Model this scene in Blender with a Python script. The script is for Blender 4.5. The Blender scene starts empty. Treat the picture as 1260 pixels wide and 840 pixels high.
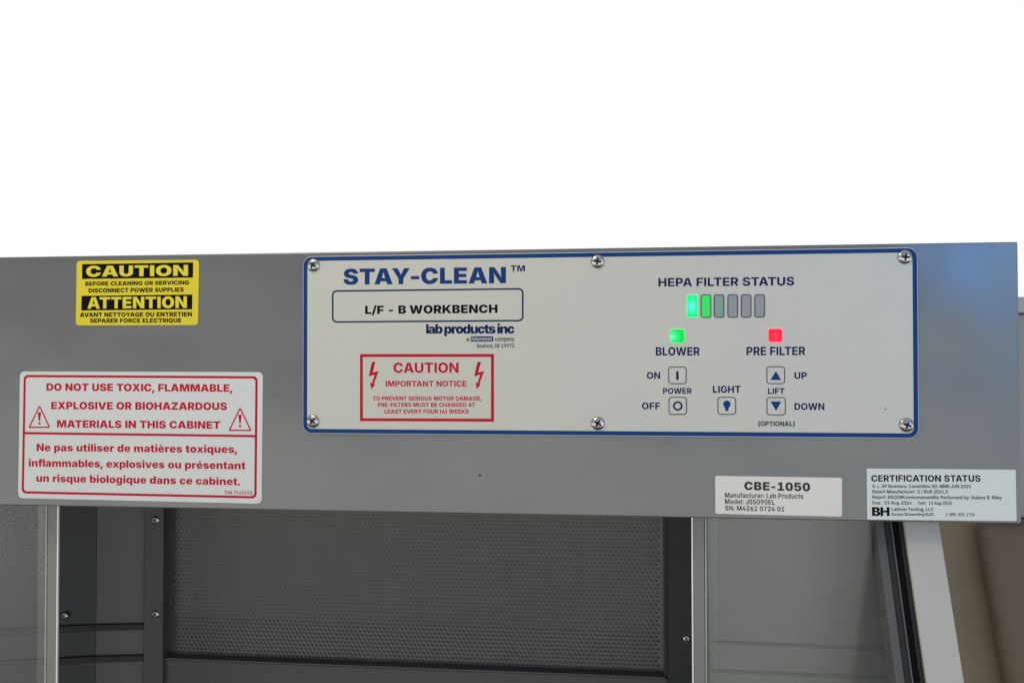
import bpy, bmesh, math, random
from mathutils import Vector, Matrix, geometry
random.seed(4)
scene = bpy.context.scene
COL = scene.collection

# ------------------------------------------------------------------ camera
# World: X along the cabinet front, Y away from the viewer, Z up; metres.
# Rows of M are the world axes written in the camera's frame (x right, y down, z forward).
PW, PH, FOC, DIST = 1260.0, 840.0, 1050.0, 0.70
AX = Vector((0.99422169, -0.00347416, -0.10729011))
AY = Vector((0.10733606, 0.01834025, 0.99405362))
AZ = Vector((-0.00148577, -0.99982577, 0.01860718))
def cam2world(v): return Vector((AX.dot(v), AY.dot(v), AZ.dot(v)))
EYE = cam2world(Vector((0, 0, -DIST)))
camd = bpy.data.cameras.new('camera'); cam = bpy.data.objects.new('camera', camd); COL.objects.link(cam)
camd.sensor_width = 36.0; camd.lens = 36.0*FOC/PW; camd.clip_start = 0.02; camd.clip_end = 200.0
r_ = cam2world(Vector((1, 0, 0))); u_ = cam2world(Vector((0, -1, 0))); b_ = cam2world(Vector((0, 0, -1)))
cam.matrix_world = Matrix(((r_.x, u_.x, b_.x, EYE.x), (r_.y, u_.y, b_.y, EYE.y), (r_.z, u_.z, b_.z, EYE.z), (0, 0, 0, 1)))
scene.camera = cam
scene.render.resolution_x, scene.render.resolution_y = 1024, 682

# ------------------------------------------------------------------ light
scene.view_settings.view_transform = 'Standard'; scene.view_settings.look = 'None'
scene.view_settings.exposure = 0.0; scene.view_settings.gamma = 1.0
world = bpy.data.worlds.new('World'); scene.world = world; world.use_nodes = True
wn, wl = world.node_tree.nodes, world.node_tree.links
bg = wn['Background']; bg.inputs['Strength'].default_value = 1.0
tc = wn.new('ShaderNodeTexCoord'); sx = wn.new('ShaderNodeSeparateXYZ'); wl.new(tc.outputs['Generated'], sx.inputs[0])
def ramp(cr, stops):
    e = cr.color_ramp.elements
    while len(e) > 1: e.remove(e[-1])
    e[0].position, e[0].color = stops[0][0], (*stops[0][1], 1)
    for p, c in stops[1:]:
        n = e.new(p); n.color = (*c, 1)
def spread(sock, lo, hi):
    m = wn.new('ShaderNodeMapRange'); m.inputs['From Min'].default_value = lo; m.inputs['From Max'].default_value = hi
    wl.new(sock, m.inputs['Value']); return m.outputs[0]
# beyond the cabinet: a blown-out white wall; the viewer's side: a dimmer room over a pale floor
zf = spread(sx.outputs['Z'], -1, 1)
room = wn.new('ShaderNodeValToRGB'); wl.new(zf, room.inputs[0])
ramp(room, [(0.0, (.06, .06, .06)), (0.25, (.16, .16, .155)), (0.34, (1.2, 1.19, 1.13)), (0.42, (2.45, 2.42, 2.31)), (0.47, (1.3, 1.29, 1.24)), (0.53, (.50, .505, .49)), (0.70, (.38, .38, .37)), (0.85, (.55, .54, .52)), (1.0, (.60, .59, .57))])
far = wn.new('ShaderNodeValToRGB'); wl.new(zf, far.inputs[0])
ramp(far, [(0.0, (.30, .29, .28)), (0.40, (.60, .60, .60)), (0.50, (1.0, 1.0, 1.0)), (1.0, (1.0, 1.0, 1.0))])
mixw = wn.new('ShaderNodeMixRGB'); wl.new(spread(sx.outputs['Y'], -.15, .25), mixw.inputs[0])
wl.new(room.outputs[0], mixw.inputs[1]); wl.new(far.outputs[0], mixw.inputs[2])
wl.new(mixw.outputs[0], bg.inputs['Color'])
def area(name, loc, target, size, power, color):
    l = bpy.data.lights.new(name, 'AREA'); l.shape = 'RECTANGLE'; l.size, l.size_y = size
    l.energy = power; l.color = color
    o = bpy.data.objects.new(name, l); COL.objects.link(o); o.location = loc
    o.rotation_euler = (Vector(target)-Vector(loc)).to_track_quat('-Z', 'Y').to_euler()
    return o
# a warm lamp up to the left, placed for falloff across the panel, and an added blue lamp whose reflection tints the header's right corner
area('room_lamp', (-.42, -.56, .70), (-.18, 0, -.05), (.40, .35), 3.7, (1.0, .955, .88))
tint_lamp = area('blue_tint_light', (1.34, -1.72, 0.43), (0.40, 0, 0.08), (0.55, 0.5), 0.82, (.02, .34, 1.0))
tint_lamp.data.spread = math.radians(50)

# ------------------------------------------------------------------ letter outlines (advance | contours, 1000 units per em)
GLYPHS = {
'X': {
 ' ':'269|',
 '-':'645|493 363 493 216 152 216 152 363',
 '/':'412|406 762 172 -109 6 -109 240 762',
 'A':'795|22 0 258 728 528 728 772 0 549 0 464 282 451 329 438 376 425 424 413 473 401 522 390 571 379 621 368 669 413 669 402 621 392 571 382 522 371 473 360 424 349 376 337 329 324 282 243 0|197 140 197 287 598 287 598 140',
 'B':'668|47 0 47 728 362 728 402 726 439 722 472 715 502 705 529 693 552 678 571 661 587 642 600 621 609 597 614 573 616 546 614 520 608 496 599 473 585 452 569 433 550 417 527 404 503 394 476 387 476 379 498 377 520 372 541 365 561 356 585 339 605 319 622 296 632 276 639 254 643 231 645 206 643 177 637 150 627 124 614 100 597 78 576 58 553 41 526 27 496 15 463 7 428 2 390 0|244 157 337 157 367 159 392 166 411 176 425 191 434 209 437 231 434 255 425 275 411 291 391 302 368 309 340 312 244 312|244 434 325 434 350 436 371 442 388 452 402 465 410 482 413 503 407 532 389 554 371 564 351 570 328 572 244 572',
 'C':'748|385 -10 336 -7 290 1 247 14 206 33 168 57 135 86 105 120 80 159 60 203 46 252 37 305 34 363 37 422 46 475 61 524 81 568 107 608 136 642 170 671 208 695 248 713 292 727 337 735 385 737 418 736 450 733 481 727 510 719 538 709 564 696 588 682 611 666 632 647 650 626 667 604 681 579 693 553 703 524 710 494 715 462 515 462 510 484 502 504 491 522 477 537 460 549 440 558 417 564 391 565 359 563 331 555 307 541 286 523 268 500 255 472 247 448 242 422 238 394 237 363 238 331 242 302 247 276 255 252 269 225 287 202 307 185 332 172 359 165 390 162 416 164 438 169 459 178 476 190 491 205 502 223 511 243 516 266 716 266 713 242 708 219 700 195 690 171 678 147 663 124 646 103 627 82 605 62 581 44 554 29 525 15 494 4 460 -3 424 -8',
 'E':'613|47 0 47 728 571 728 571 568 244 568 244 445 544 445 544 290 244 290 244 159 569 159 569 0',
 'F':'584|47 0 47 728 559 728 559 568 244 568 244 404 527 404 527 249 244 249 244 0',
 'H':'750|47 0 47 728 244 728 244 451 506 451 506 728 703 728 703 0 506 0 506 292 244 292 244 0',
 'I':'291|47 0 47 728 244 728 244 0',
 'K':'759|197 127 197 294 207 317 217 338 226 358 236 377 249 402 264 427 281 452 294 472 309 493 326 516 345 541 489 728 723 728 419 353 400 361|47 0 47 728 244 728 244 571 240 362 244 266 244 0|504 0 329 292 454 437 737 0',
 'L':'565|47 0 47 728 244 728 244 159 538 159 538 0',
 'N':'770|47 0 47 728 262 728 435 442 450 417 464 392 477 368 487 349 496 329 506 308 515 286 524 263 533 237 543 210 552 182 535 182 534 202 532 224 531 248 529 273 527 299 526 325 524 350 522 376 521 408 520 436 520 461 520 728 723 728 723 0 508 0 346 266 333 288 320 310 309 330 298 350 288 370 278 391 268 412 258 434 248 456 237 481 226 507 214 535 234 535 236 510 238 484 240 459 242 433 244 408 245 384 247 361 248 339 249 311 250 287 250 266 250 0',
 'O':'775|388 -10 339 -7 293 1 250 14 208 33 170 57 136 86 107 120 81 159 61 203 46 252 37 305 34 363 37 422 46 475 61 524 81 568 107 608 136 642 170 671 208 695 250 713 293 727 339 735 388 737 436 735 482 727 526 713 567 695 605 671 639 642 668 608 694 568 715 524 729 475 738 422 741 363 738 305 729 252 715 203 694 159 668 120 639 86 605 57 567 33 526 14 482 1 436 -7|388 162 419 165 446 172 470 185 491 203 508 226 521 253 528 277 534 303 537 332 538 363 537 395 534 424 528 450 521 474 508 502 491 524 470 542 446 555 419 563 388 565 357 563 329 555 305 542 285 524 268 502 255 474 247 450 242 424 238 395 237 363 238 332 242 303 247 277 255 253 268 226 285 203 305 185 329 172 357 165',
 'R':'668|47 0 47 728 360 728 400 726 436 720 471 711 502 698 531 682 556 662 578 639 597 613 612 584 622 552 629 518 631 480 629 443 622 408 611 377 596 349 577 323 555 302 529 283 499 268 466 256 431 247 394 242 354 240 166 240 166 394 313 394 336 395 356 397 374 402 396 414 412 430 422 452 425 480 422 509 412 531 396 548 374 560 356 565 336 568 313 569 244 569 244 0|440 0 263 334 473 334 655 0',
 'S':'666|343 -9 297 -7 254 -2 214 7 177 19 144 35 115 55 89 79 68 106 51 137 38 173 31 212 28 256 216 256 219 235 224 216 233 200 251 180 275 165 294 159 316 155 340 153 369 155 393 161 412 170 426 183 434 198 437 215 434 230 426 244 412 256 392 267 374 273 352 279 327 285 254 301 208 313 168 329 133 348 102 371 78 398 61 429 50 465 47 506 49 539 56 571 68 600 84 627 105 652 129 673 157 692 188 708 223 721 259 730 299 735 341 737 383 735 423 730 460 721 493 708 524 691 550 672 573 650 593 625 608 597 619 567 626 535 628 500 438 500 434 522 426 540 412 555 394 566 370 573 341 575 313 573 291 568 274 560 262 548 255 535 253 520 255 503 263 490 276 477 295 467 320 458 351 450 410 438 439 431 466 423 491 414 513 404 541 389 564 373 584 355 601 335 615 314 625 292 632 267 636 242 638 215 635 180 629 148 618 119 602 93 583 70 559 49 532 32 501 17 466 6 428 -2 387 -7',
 'T':'687|27 568 27 728 659 728 659 568 442 568 442 0 245 0 245 568',
 'U':'722|360 -9 315 -7 272 -1 233 10 196 24 163 42 133 64 108 89 86 118 69 150 57 184 49 222 47 262 47 728 244 728 244 278 246 256 251 236 259 218 277 195 301 177 319 169 339 164 360 162 382 164 402 169 421 177 444 195 462 218 471 236 476 256 478 278 478 728 675 728 675 262 672 222 665 184 653 150 635 118 614 89 588 64 558 42 525 24 488 10 448 -1 406 -7',
 'W':'1082|215 0 22 728 243 728 301 445 307 418 312 390 317 360 321 329 326 297 330 266 334 234 339 203 343 172 347 142 352 113 356 86 317 86 322 113 327 142 332 172 336 203 341 234 346 266 351 297 356 329 361 360 366 390 372 418 378 445 442 728 640 728 704 445 710 418 716 390 721 360 726 329 731 297 736 266 741 234 746 203 750 172 755 142 760 113 765 86 726 86 730 113 735 142 739 172 743 203 747 234 752 266 756 297 760 329 765 360 770 390 775 418 780 445 839 728 1060 728 867 0 644 0 571 296 562 335 555 376 548 418 542 462 536 506 530 549 523 591 515 633 567 633 558 591 551 549 544 506 539 462 534 419 528 377 520 336 511 296 438 0',
 'Y':'775|293 0 293 253 22 728 254 728 359 508 368 488 377 467 385 447 392 425 400 401 408 375 379 375 386 401 393 425 400 447 407 467 415 488 424 508 522 728 753 728 490 253 490 0',
 'a':'597|202 -9 177 -8 153 -4 131 1 110 9 85 22 64 40 47 61 37 80 30 101 26 124 24 150 26 179 31 204 40 227 51 247 65 264 82 279 101 292 123 302 146 310 171 317 197 321 225 324 253 327 278 329 298 333 322 339 338 347 347 358 351 372 351 374 349 387 343 398 334 407 322 413 307 417 289 418 271 417 255 413 242 406 230 396 222 384 217 369 40 387 45 409 53 431 64 451 78 470 95 488 114 504 137 518 162 530 190 540 221 547 255 551 292 553 320 552 347 549 373 545 397 539 420 532 441 523 460 513 478 501 498 484 515 465 529 444 539 422 545 399 547 374 547 0 363 0 363 77 359 77 348 58 334 41 320 28 303 16 286 7 267 0 247 -5 225 -8|266 115 287 118 308 125 326 136 340 151 349 170 353 193 353 238 344 235 336 232 327 230 317 227 307 225 297 223 286 221 274 219 254 214 237 207 225 198 216 188 211 176 209 162 211 148 216 136 225 127 236 121 250 117',
 'b':'646|400 -7 376 -5 353 -1 332 6 313 15 296 27 281 40 268 55 258 72 249 90 244 90 244 0 50 0 50 728 246 728 246 450 249 450 257 468 268 485 280 501 295 516 312 528 331 539 353 547 376 551 402 553 429 551 455 546 480 537 505 524 528 507 549 487 568 462 584 433 598 400 608 362 613 320 615 272 613 227 608 186 599 149 586 116 570 87 552 62 531 41 508 24 483 10 457 1 429 -5|328 144 353 147 374 159 391 178 403 203 409 224 412 247 413 272 412 298 409 321 403 342 391 368 374 387 353 398 328 402 303 398 282 387 264 368 252 342 246 321 242 298 241 272 242 247 246 225 252 204 264 179 282 159 303 148',
 'c':'603|312 -10 270 -8 230 -1 194 10 160 26 131 45 105 68 82 94 64 124 49 157 39 193 32 231 30 271 32 312 39 350 49 386 64 419 82 449 105 475 131 498 160 517 194 533 230 544 270 551 312 553 340 552 366 549 391 544 415 538 437 530 458 520 477 509 495 496 516 477 534 455 549 431 558 411 565 390 570 368 574 345 394 318 389 339 384 356 376 371 367 384 357 394 344 401 331 405 315 406 291 403 271 392 254 373 241 347 235 326 232 301 230 272 232 244 235 220 241 198 254 171 271 152 291 141 315 137 331 138 344 143 357 150 367 160 377 173 384 188 390 207 394 228 574 201 570 177 565 155 558 134 549 114 534 89 516 67 495 47 477 34 458 23 438 13 415 5 392 -2 367 -6 340 -9',
 'd':'646|245 -7 217 -5 189 1 163 10 138 24 115 41 94 62 75 87 60 116 47 149 38 186 32 227 30 272 32 320 38 362 48 400 61 433 78 462 96 487 117 507 141 524 165 537 191 546 217 551 243 553 269 551 293 547 314 539 333 528 351 516 365 501 378 485 388 468 396 450 399 450 399 728 596 728 596 0 401 0 401 90 396 90 388 72 377 55 364 40 349 27 332 15 313 6 293 -1 270 -5|317 144 342 148 364 159 381 179 394 204 400 225 403 247 404 272 403 298 400 321 394 342 381 368 364 387 342 398 317 402 292 398 271 387 255 368 242 342 237 321 234 298 232 272 234 247 237 224 242 203 255 178 271 159 292 147',
 'i':'296|50 0 50 546 246 546 246 0|147 602 122 604 99 613 79 628 63 647 54 668 51 691 54 715 63 736 79 755 99 770 122 778 147 781 173 778 196 770 216 755 232 736 241 715 244 691 241 668 232 647 216 628 196 613 173 604',
 'l':'271|38 0 38 728 234 728 234 0',
 'n':'649|246 307 246 0 50 0 50 546 234 546 238 406 232 406 243 436 256 463 273 488 292 510 315 529 342 542 374 550 409 553 437 551 463 546 488 538 510 526 530 512 548 495 563 476 576 454 586 430 594 404 598 377 600 348 600 0 403 0 403 307 401 332 394 353 383 370 367 383 348 391 325 394 303 391 283 383 268 370 256 353 249 332',
 'o':'625|313 -10 270 -8 230 -1 194 10 161 26 131 45 105 68 82 94 64 124 49 157 39 193 32 231 30 271 32 312 39 350 49 386 64 419 82 449 105 475 131 498 161 517 194 533 230 544 270 551 313 553 356 551 395 544 432 533 465 517 494 498 520 475 543 449 561 419 576 386 586 350 593 312 595 271 593 231 586 193 576 157 561 124 543 94 520 68 494 45 465 26 432 10 395 -1 356 -8|313 137 337 141 357 153 373 173 385 199 390 221 393 245 395 272 393 300 390 324 385 345 373 371 357 391 337 402 313 406 289 402 269 391 252 371 240 345 235 324 232 300 230 272 232 245 235 221 240 199 252 173 269 153 289 141',
 'p':'646|50 -204 50 546 244 546 244 450 249 450 257 468 268 485 280 501 295 516 312 528 331 539 353 547 376 551 402 553 429 551 455 546 480 537 505 524 528 507 549 487 568 462 584 433 598 400 608 362 613 320 615 272 613 227 608 186 599 149 586 116 570 87 552 62 531 41 508 24 483 10 457 1 429 -5 400 -7 376 -5 353 -1 332 6 313 15 296 27 281 40 268 55 258 72 249 90 246 90 246 -204|328 144 353 147 374 159 391 178 403 203 409 224 412 247 413 272 412 298 409 321 403 342 391 368 374 387 353 398 328 402 303 398 282 387 264 368 252 342 246 321 242 298 241 272 242 247 246 225 252 204 264 179 282 159 303 148',
 'r':'434|50 0 50 546 240 546 240 441 246 441 255 468 265 492 278 511 293 526 316 541 341 550 369 553 382 552 395 551 407 548 419 545 419 378 403 383 383 385 363 387 347 388 319 384 295 375 274 359 259 339 249 313 246 284 246 0',
 's':'588|293 -10 257 -8 224 -5 192 2 162 11 135 23 111 37 89 53 70 71 54 91 41 114 32 138 25 164 207 190 215 170 225 154 239 140 256 131 277 125 302 123 328 125 347 132 359 143 363 157 359 171 348 182 329 191 301 197 204 215 165 224 131 236 103 252 80 270 61 292 48 317 41 344 38 375 40 402 46 428 55 451 69 472 85 490 106 507 129 520 156 532 185 541 217 548 252 551 290 553 325 552 358 548 388 542 417 534 442 524 465 511 486 497 504 480 519 461 530 441 539 419 545 395 372 370 362 393 344 409 321 419 294 422 271 420 251 413 238 402 233 387 236 375 244 364 259 354 285 348 396 328 436 319 469 308 498 294 521 277 539 258 552 235 560 209 562 181 560 152 554 126 543 102 528 79 509 59 486 42 461 26 432 13 401 3 367 -4 331 -8',
 't':'399|369 546 369 403 10 403 10 546|79 676 275 676 275 175 278 160 284 150 296 143 312 141 323 142 338 143 352 145 360 147 384 7 362 2 341 -2 320 -5 291 -8 264 -8 221 -6 184 2 152 15 126 34 105 57 91 86 82 119 79 157',
 'u':'649|240 -7 212 -5 186 0 162 8 140 20 119 34 102 51 86 70 73 92 63 116 56 142 51 169 50 198 50 546 246 546 246 239 248 214 255 193 267 176 282 163 301 155 324 152 347 155 366 163 382 176 394 193 401 214 403 239 403 546 600 546 600 0 416 0 412 140 417 140 407 110 393 83 377 58 357 35 334 17 307 4 276 -4',
},
'B': {
 ' ':'269|',
 '!':'331|91 227 78 728 252 728 239 227|165 -10 140 -7 118 1 99 15 85 33 76 54 73 78 76 102 85 124 99 141 118 155 140 163 165 166 191 163 213 155 232 141 246 124 254 102 257 78 254 54 246 33 232 15 213 1 191 -7',
 '(':'391|74 295 75 336 78 379 83 421 90 465 99 509 109 551 120 592 133 633 148 671 163 707 180 740 197 770 348 770 332 733 317 695 303 655 291 615 279 574 269 534 260 493 253 452 247 411 243 372 241 333 240 295 240 262 242 229 246 197 251 164 257 131 265 97 275 62 286 26 299 -12 314 -52 330 -94 348 -138 197 -138 169 -87 144 -35 123 18 105 72 92 128 82 183 76 239',
 ')':'391|42 -138 61 -93 77 -51 92 -11 105 27 116 63 125 98 133 132 140 165 145 197 148 230 150 262 151 295 150 333 148 372 144 411 138 452 130 493 122 534 112 574 100 615 88 655 74 695 59 733 42 770 193 770 211 740 227 707 243 671 257 633 270 592 282 551 292 508 301 465 308 421 312 378 315 336 316 295 314 239 309 183 299 127 285 72 268 18 246 -36 222 -87 193 -138',
 ',':'269|23 -189 64 115 222 115 133 -189',
 '-':'645|489 357 489 230 155 230 155 357',
 '.':'269|135 -10 111 -7 90 2 71 16 57 34 48 55 45 79 48 103 57 124 71 143 90 157 111 165 135 168 159 165 180 157 199 143 213 124 222 103 225 79 222 55 213 34 199 16 180 2 159 -7',
 '0':'645|323 -10 277 -7 236 1 198 15 164 34 134 59 108 89 86 123 68 162 54 206 44 254 38 307 36 363 38 420 44 472 54 521 69 565 87 604 109 639 135 668 164 693 198 713 236 727 277 735 323 738 368 735 410 727 447 713 481 693 511 668 537 638 559 604 577 564 591 520 601 472 607 420 609 363 607 307 601 254 591 206 577 162 559 123 537 89 511 59 482 34 448 15 410 1 368 -7|323 125 349 128 372 137 392 151 405 166 416 184 425 206 433 231 439 259 443 290 446 325 446 363 446 402 443 437 439 469 433 497 425 522 416 544 405 562 392 577 372 591 349 600 323 603 296 600 273 591 253 577 241 562 229 544 220 522 212 497 207 469 202 437 200 402 199 363 200 325 202 290 207 259 212 231 220 206 229 184 241 166 253 151 273 137 296 128',
 '1':'645|82 0 82 133 582 133 582 0|434 728 434 0 270 0 270 582 266 582 100 469 100 616 266 728',
 '4':'645|23 130 23 259 301 728 461 728 188 265 188 261 623 261 623 130|375 0 375 169 379 227 379 454 530 454 530 0',
 '5':'645|318 -10 280 -8 244 -3 211 6 179 18 150 34 125 52 102 73 83 97 68 124 56 152 49 182 46 214 206 214 211 187 222 164 240 145 263 130 289 121 318 118 340 120 361 125 379 134 395 145 409 160 420 177 429 196 434 217 435 241 434 264 429 286 420 305 409 323 395 337 379 349 360 358 340 363 317 365 295 363 273 358 253 350 235 339 221 325 209 309 61 330 91 728 553 728 553 593 230 593 214 422 218 422 233 439 253 455 277 468 297 475 318 481 340 484 364 485 388 484 411 481 433 475 455 467 475 458 494 446 512 433 528 417 543 400 556 382 568 362 577 341 585 319 591 295 594 271 595 245 593 209 586 175 576 143 560 113 541 86 519 62 493 41 463 23 431 8 396 -2 358 -8',
 'A':'756|19 0 265 728 485 728 737 0 551 0 446 328 434 367 423 407 411 448 400 490 389 533 377 578 366 624 354 671 393 671 381 624 370 577 359 533 348 489 338 447 327 406 316 367 305 328 202 0|182 156 182 284 573 284 573 156',
 'B':'660|57 0 57 728 355 728 394 726 429 722 462 714 491 704 516 691 539 676 557 658 573 639 585 617 594 594 599 569 601 542 599 515 593 491 584 468 571 447 555 430 536 414 515 402 492 392 467 384 467 378 495 375 522 367 547 355 570 338 590 318 606 294 616 274 623 252 627 228 628 203 627 175 621 148 612 122 599 99 583 77 563 57 540 41 514 26 484 15 452 7 416 2 377 0|222 133 342 133 369 135 392 139 412 146 428 156 444 174 454 195 457 220 453 246 443 270 427 289 404 303 387 310 367 314 345 315 222 315|222 427 331 427 359 429 384 437 404 450 420 466 429 488 433 512 430 536 421 556 406 573 386 585 362 593 333 595 222 595',
 'C':'739|382 -10 334 -7 289 1 246 15 206 34 169 58 137 88 108 122 84 161 64 205 50 253 41 306 39 363 41 421 50 474 64 522 84 566 109 606 137 640 170 670 207 694 247 713 290 727 335 735 382 738 414 737 444 733 473 728 502 720 528 710 553 698 577 683 599 667 619 649 637 629 654 607 668 584 680 558 690 531 697 502 703 471 535 471 528 498 517 522 503 543 486 560 465 574 441 584 415 590 386 592 359 590 335 585 312 577 291 565 272 550 255 532 241 511 229 487 220 460 213 430 209 398 207 363 209 328 213 295 220 266 229 239 241 215 256 194 272 176 291 162 312 150 335 142 359 137 385 136 414 138 440 144 464 154 485 168 503 185 517 206 528 229 535 256 703 256 699 230 693 205 684 180 673 156 660 133 644 111 627 90 608 71 586 53 563 37 537 23 510 12 481 2 450 -5 417 -9',
 'D':'718|322 0 130 0 130 141 314 141 346 143 374 147 401 154 424 164 445 177 463 194 479 214 491 237 501 263 508 293 512 327 514 364 512 401 508 435 501 465 491 491 478 514 463 534 445 550 424 563 400 573 374 580 345 585 313 586 126 586 126 728 322 728 376 725 425 717 471 703 513 684 551 659 584 630 612 597 636 558 655 516 669 469 677 418 680 364 677 309 669 259 655 212 636 169 612 131 584 97 551 68 513 44 471 25 425 11 375 3|223 728 223 0 57 0 57 728',
 'E':'611|57 0 57 728 565 728 565 590 223 590 223 434 538 434 538 300 223 300 223 137 565 137 565 0',
 'F':'587|57 0 57 728 553 728 553 590 223 590 223 406 524 406 524 272 223 272 223 0',
 'G':'749|386 -10 336 -7 289 1 245 15 204 35 167 60 135 90 106 125 82 165 63 208 50 256 41 307 39 363 41 420 50 473 64 521 84 565 109 605 138 639 171 669 209 693 249 713 291 727 336 735 384 738 415 737 444 733 473 728 501 720 527 710 552 698 575 684 597 668 618 651 636 632 652 611 666 589 678 566 688 542 695 516 699 489 531 489 523 512 512 532 498 550 481 564 462 576 439 585 415 590 387 592 361 590 336 585 313 577 292 565 273 550 256 532 242 511 229 487 220 461 213 431 209 399 207 364 209 329 213 297 220 268 229 241 241 217 256 196 272 178 291 163 313 151 336 142 361 137 388 136 420 138 448 143 473 153 495 166 513 182 527 201 537 223 544 248 546 275 579 271 396 271 396 394 707 394 707 299 704 253 696 210 683 170 665 134 643 101 617 73 586 48 552 27 515 11 475 -1 432 -8',
 'H':'742|57 0 57 728 223 728 223 440 519 440 519 728 685 728 685 0 519 0 519 303 223 303 223 0',
 'I':'280|57 0 57 728 223 728 223 0',
 'K':'725|180 148 180 308 195 334 210 359 224 382 239 405 255 428 271 450 285 468 299 486 314 506 330 526 497 728 696 728 390 366 376 370|57 0 57 728 223 728 223 543 221 349 223 269 223 0|511 0 309 316 412 440 706 0',
 'L':'565|57 0 57 728 223 728 223 137 534 137 534 0',
 'M':'932|57 0 57 728 312 728 412 428 418 410 424 388 430 363 437 336 444 308 450 278 455 255 460 233 465 211 469 190 475 163 480 139 484 118 450 118 454 139 459 163 464 190 468 211 473 233 478 255 483 277 488 300 493 322 498 343 503 363 509 388 515 410 521 428 620 728 875 728 875 0 709 0 709 323 709 340 709 361 710 384 711 409 711 436 712 464 713 493 714 523 714 552 715 581 715 608 716 634 728 634 723 613 718 592 712 570 707 547 701 525 695 503 690 481 684 460 676 432 669 406 662 382 655 360 649 340 644 323 535 0 397 0 287 323 281 340 275 359 269 382 262 406 254 432 247 459 241 481 235 503 229 525 223 547 217 569 212 591 206 613 201 634 216 634 216 608 216 581 217 553 218 524 218 495 219 466 220 437 221 410 221 385 222 361 222 341 222 323 222 0',
 'N':'757|57 0 57 728 238 728 450 386 461 367 473 346 485 325 498 302 510 277 522 251 532 230 541 209 550 186 559 162 543 152 541 179 539 208 537 239 536 262 535 285 533 308 532 330 531 358 531 383 531 404 531 728 700 728 700 0 519 0 325 312 310 336 296 360 283 384 273 403 262 422 252 442 241 464 230 486 218 510 206 536 192 564 214 567 216 541 217 516 219 490 220 466 222 442 223 419 224 397 225 377 226 352 226 330 226 312 226 0',
 'O':'767|383 -10 336 -7 291 1 248 15 208 34 171 58 138 88 109 122 84 161 64 205 50 253 41 306 39 363 41 421 50 474 64 522 84 566 109 606 138 640 171 670 208 694 248 713 291 727 336 735 383 738 431 735 476 727 519 713 559 694 596 670 629 640 658 606 682 566 702 522 717 474 725 421 728 363 725 306 717 253 702 205 682 161 658 122 629 87 596 58 559 34 519 14 476 1 431 -7|383 136 409 137 434 142 456 151 477 162 495 177 512 194 526 215 538 239 547 266 554 296 558 328 559 363 558 399 554 431 547 461 538 488 526 512 512 533 495 551 477 565 456 577 434 585 409 590 383 592 357 590 333 585 311 577 290 565 272 551 255 533 241 512 229 488 220 461 213 431 209 399 207 363 209 328 213 296 220 266 229 239 241 215 255 195 272 177 290 162 311 151 333 142 357 137',
 'P':'648|57 0 57 728 351 728 391 726 428 720 462 710 493 696 521 679 546 659 567 636 584 609 598 580 608 549 614 515 616 479 614 443 608 410 598 378 584 349 566 323 545 300 520 280 491 263 460 250 425 240 388 234 347 232 160 232 160 366 322 366 348 367 371 372 391 380 415 397 433 420 441 438 445 457 447 479 445 501 441 521 433 539 415 561 391 578 371 586 348 590 322 592 223 592 223 0',
 'Q':'773|330 257 466 257 529 176 600 93 723 -58 573 -58 489 44 441 111|383 -10 336 -7 291 1 248 15 208 34 171 58 138 88 109 122 84 161 64 205 50 253 41 306 39 363 41 421 50 474 64 522 84 566 109 606 138 640 171 670 208 694 248 713 291 727 336 735 383 738 431 735 476 727 519 713 559 694 596 670 629 640 658 606 682 566 702 522 717 474 725 421 728 363 725 306 717 253 702 205 682 161 658 122 629 87 596 58 559 34 519 14 476 1 431 -7|383 136 409 137 434 142 456 151 477 162 495 177 512 194 526 215 538 239 547 266 554 296 558 328 559 363 558 399 554 431 547 461 538 488 526 512 512 533 495 551 477 565 456 577 434 585 409 590 383 592 357 590 333 585 311 577 290 565 272 551 255 533 241 512 229 488 220 461 213 431 209 399 207 363 209 328 213 296 220 266 229 239 241 215 255 195 272 177 290 162 311 151 333 142 357 137',
 'R':'659|57 0 57 728 352 728 391 726 428 720 462 711 494 698 522 682 546 662 567 640 585 614 599 586 609 555 615 522 617 487 615 451 609 418 599 388 584 360 566 335 545 313 519 295 491 279 459 267 424 258 387 253 346 251 156 251 156 383 323 383 349 385 372 389 391 395 416 409 433 430 441 446 446 465 447 487 446 508 441 527 433 544 416 565 391 580 371 587 349 591 323 592 223 592 223 0|460 0 286 331 463 331 641 0',
 'S':'660|336 -10 292 -9 251 -3 213 5 178 17 146 33 118 52 94 74 74 100 58 129 46 162 39 198 36 237 196 237 199 214 206 194 216 176 229 162 245 149 264 140 285 133 309 128 334 127 358 128 380 132 399 137 423 150 441 166 453 187 456 210 453 230 443 247 426 262 403 274 383 282 361 289 335 295 258 313 212 325 172 342 137 361 108 384 84 411 68 441 58 476 54 514 56 547 63 577 74 605 90 631 110 655 133 676 160 694 190 710 223 722 258 731 295 736 335 738 376 736 414 731 449 722 481 709 510 694 536 675 558 654 577 630 592 603 603 575 609 544 612 511 454 511 448 537 437 559 419 577 396 590 368 598 335 601 313 599 293 596 275 591 253 579 237 564 228 545 224 524 228 503 238 486 255 471 277 459 295 452 315 446 337 441 401 426 426 420 451 413 473 405 495 396 521 383 544 368 565 351 583 333 597 312 609 290 617 266 622 240 623 212 621 179 615 148 604 119 589 93 570 69 547 49 521 31 490 16 457 5 420 -4 379 -9',
 'T':'667|31 590 31 728 636 728 636 590 417 590 417 0 251 0 251 590',
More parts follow.
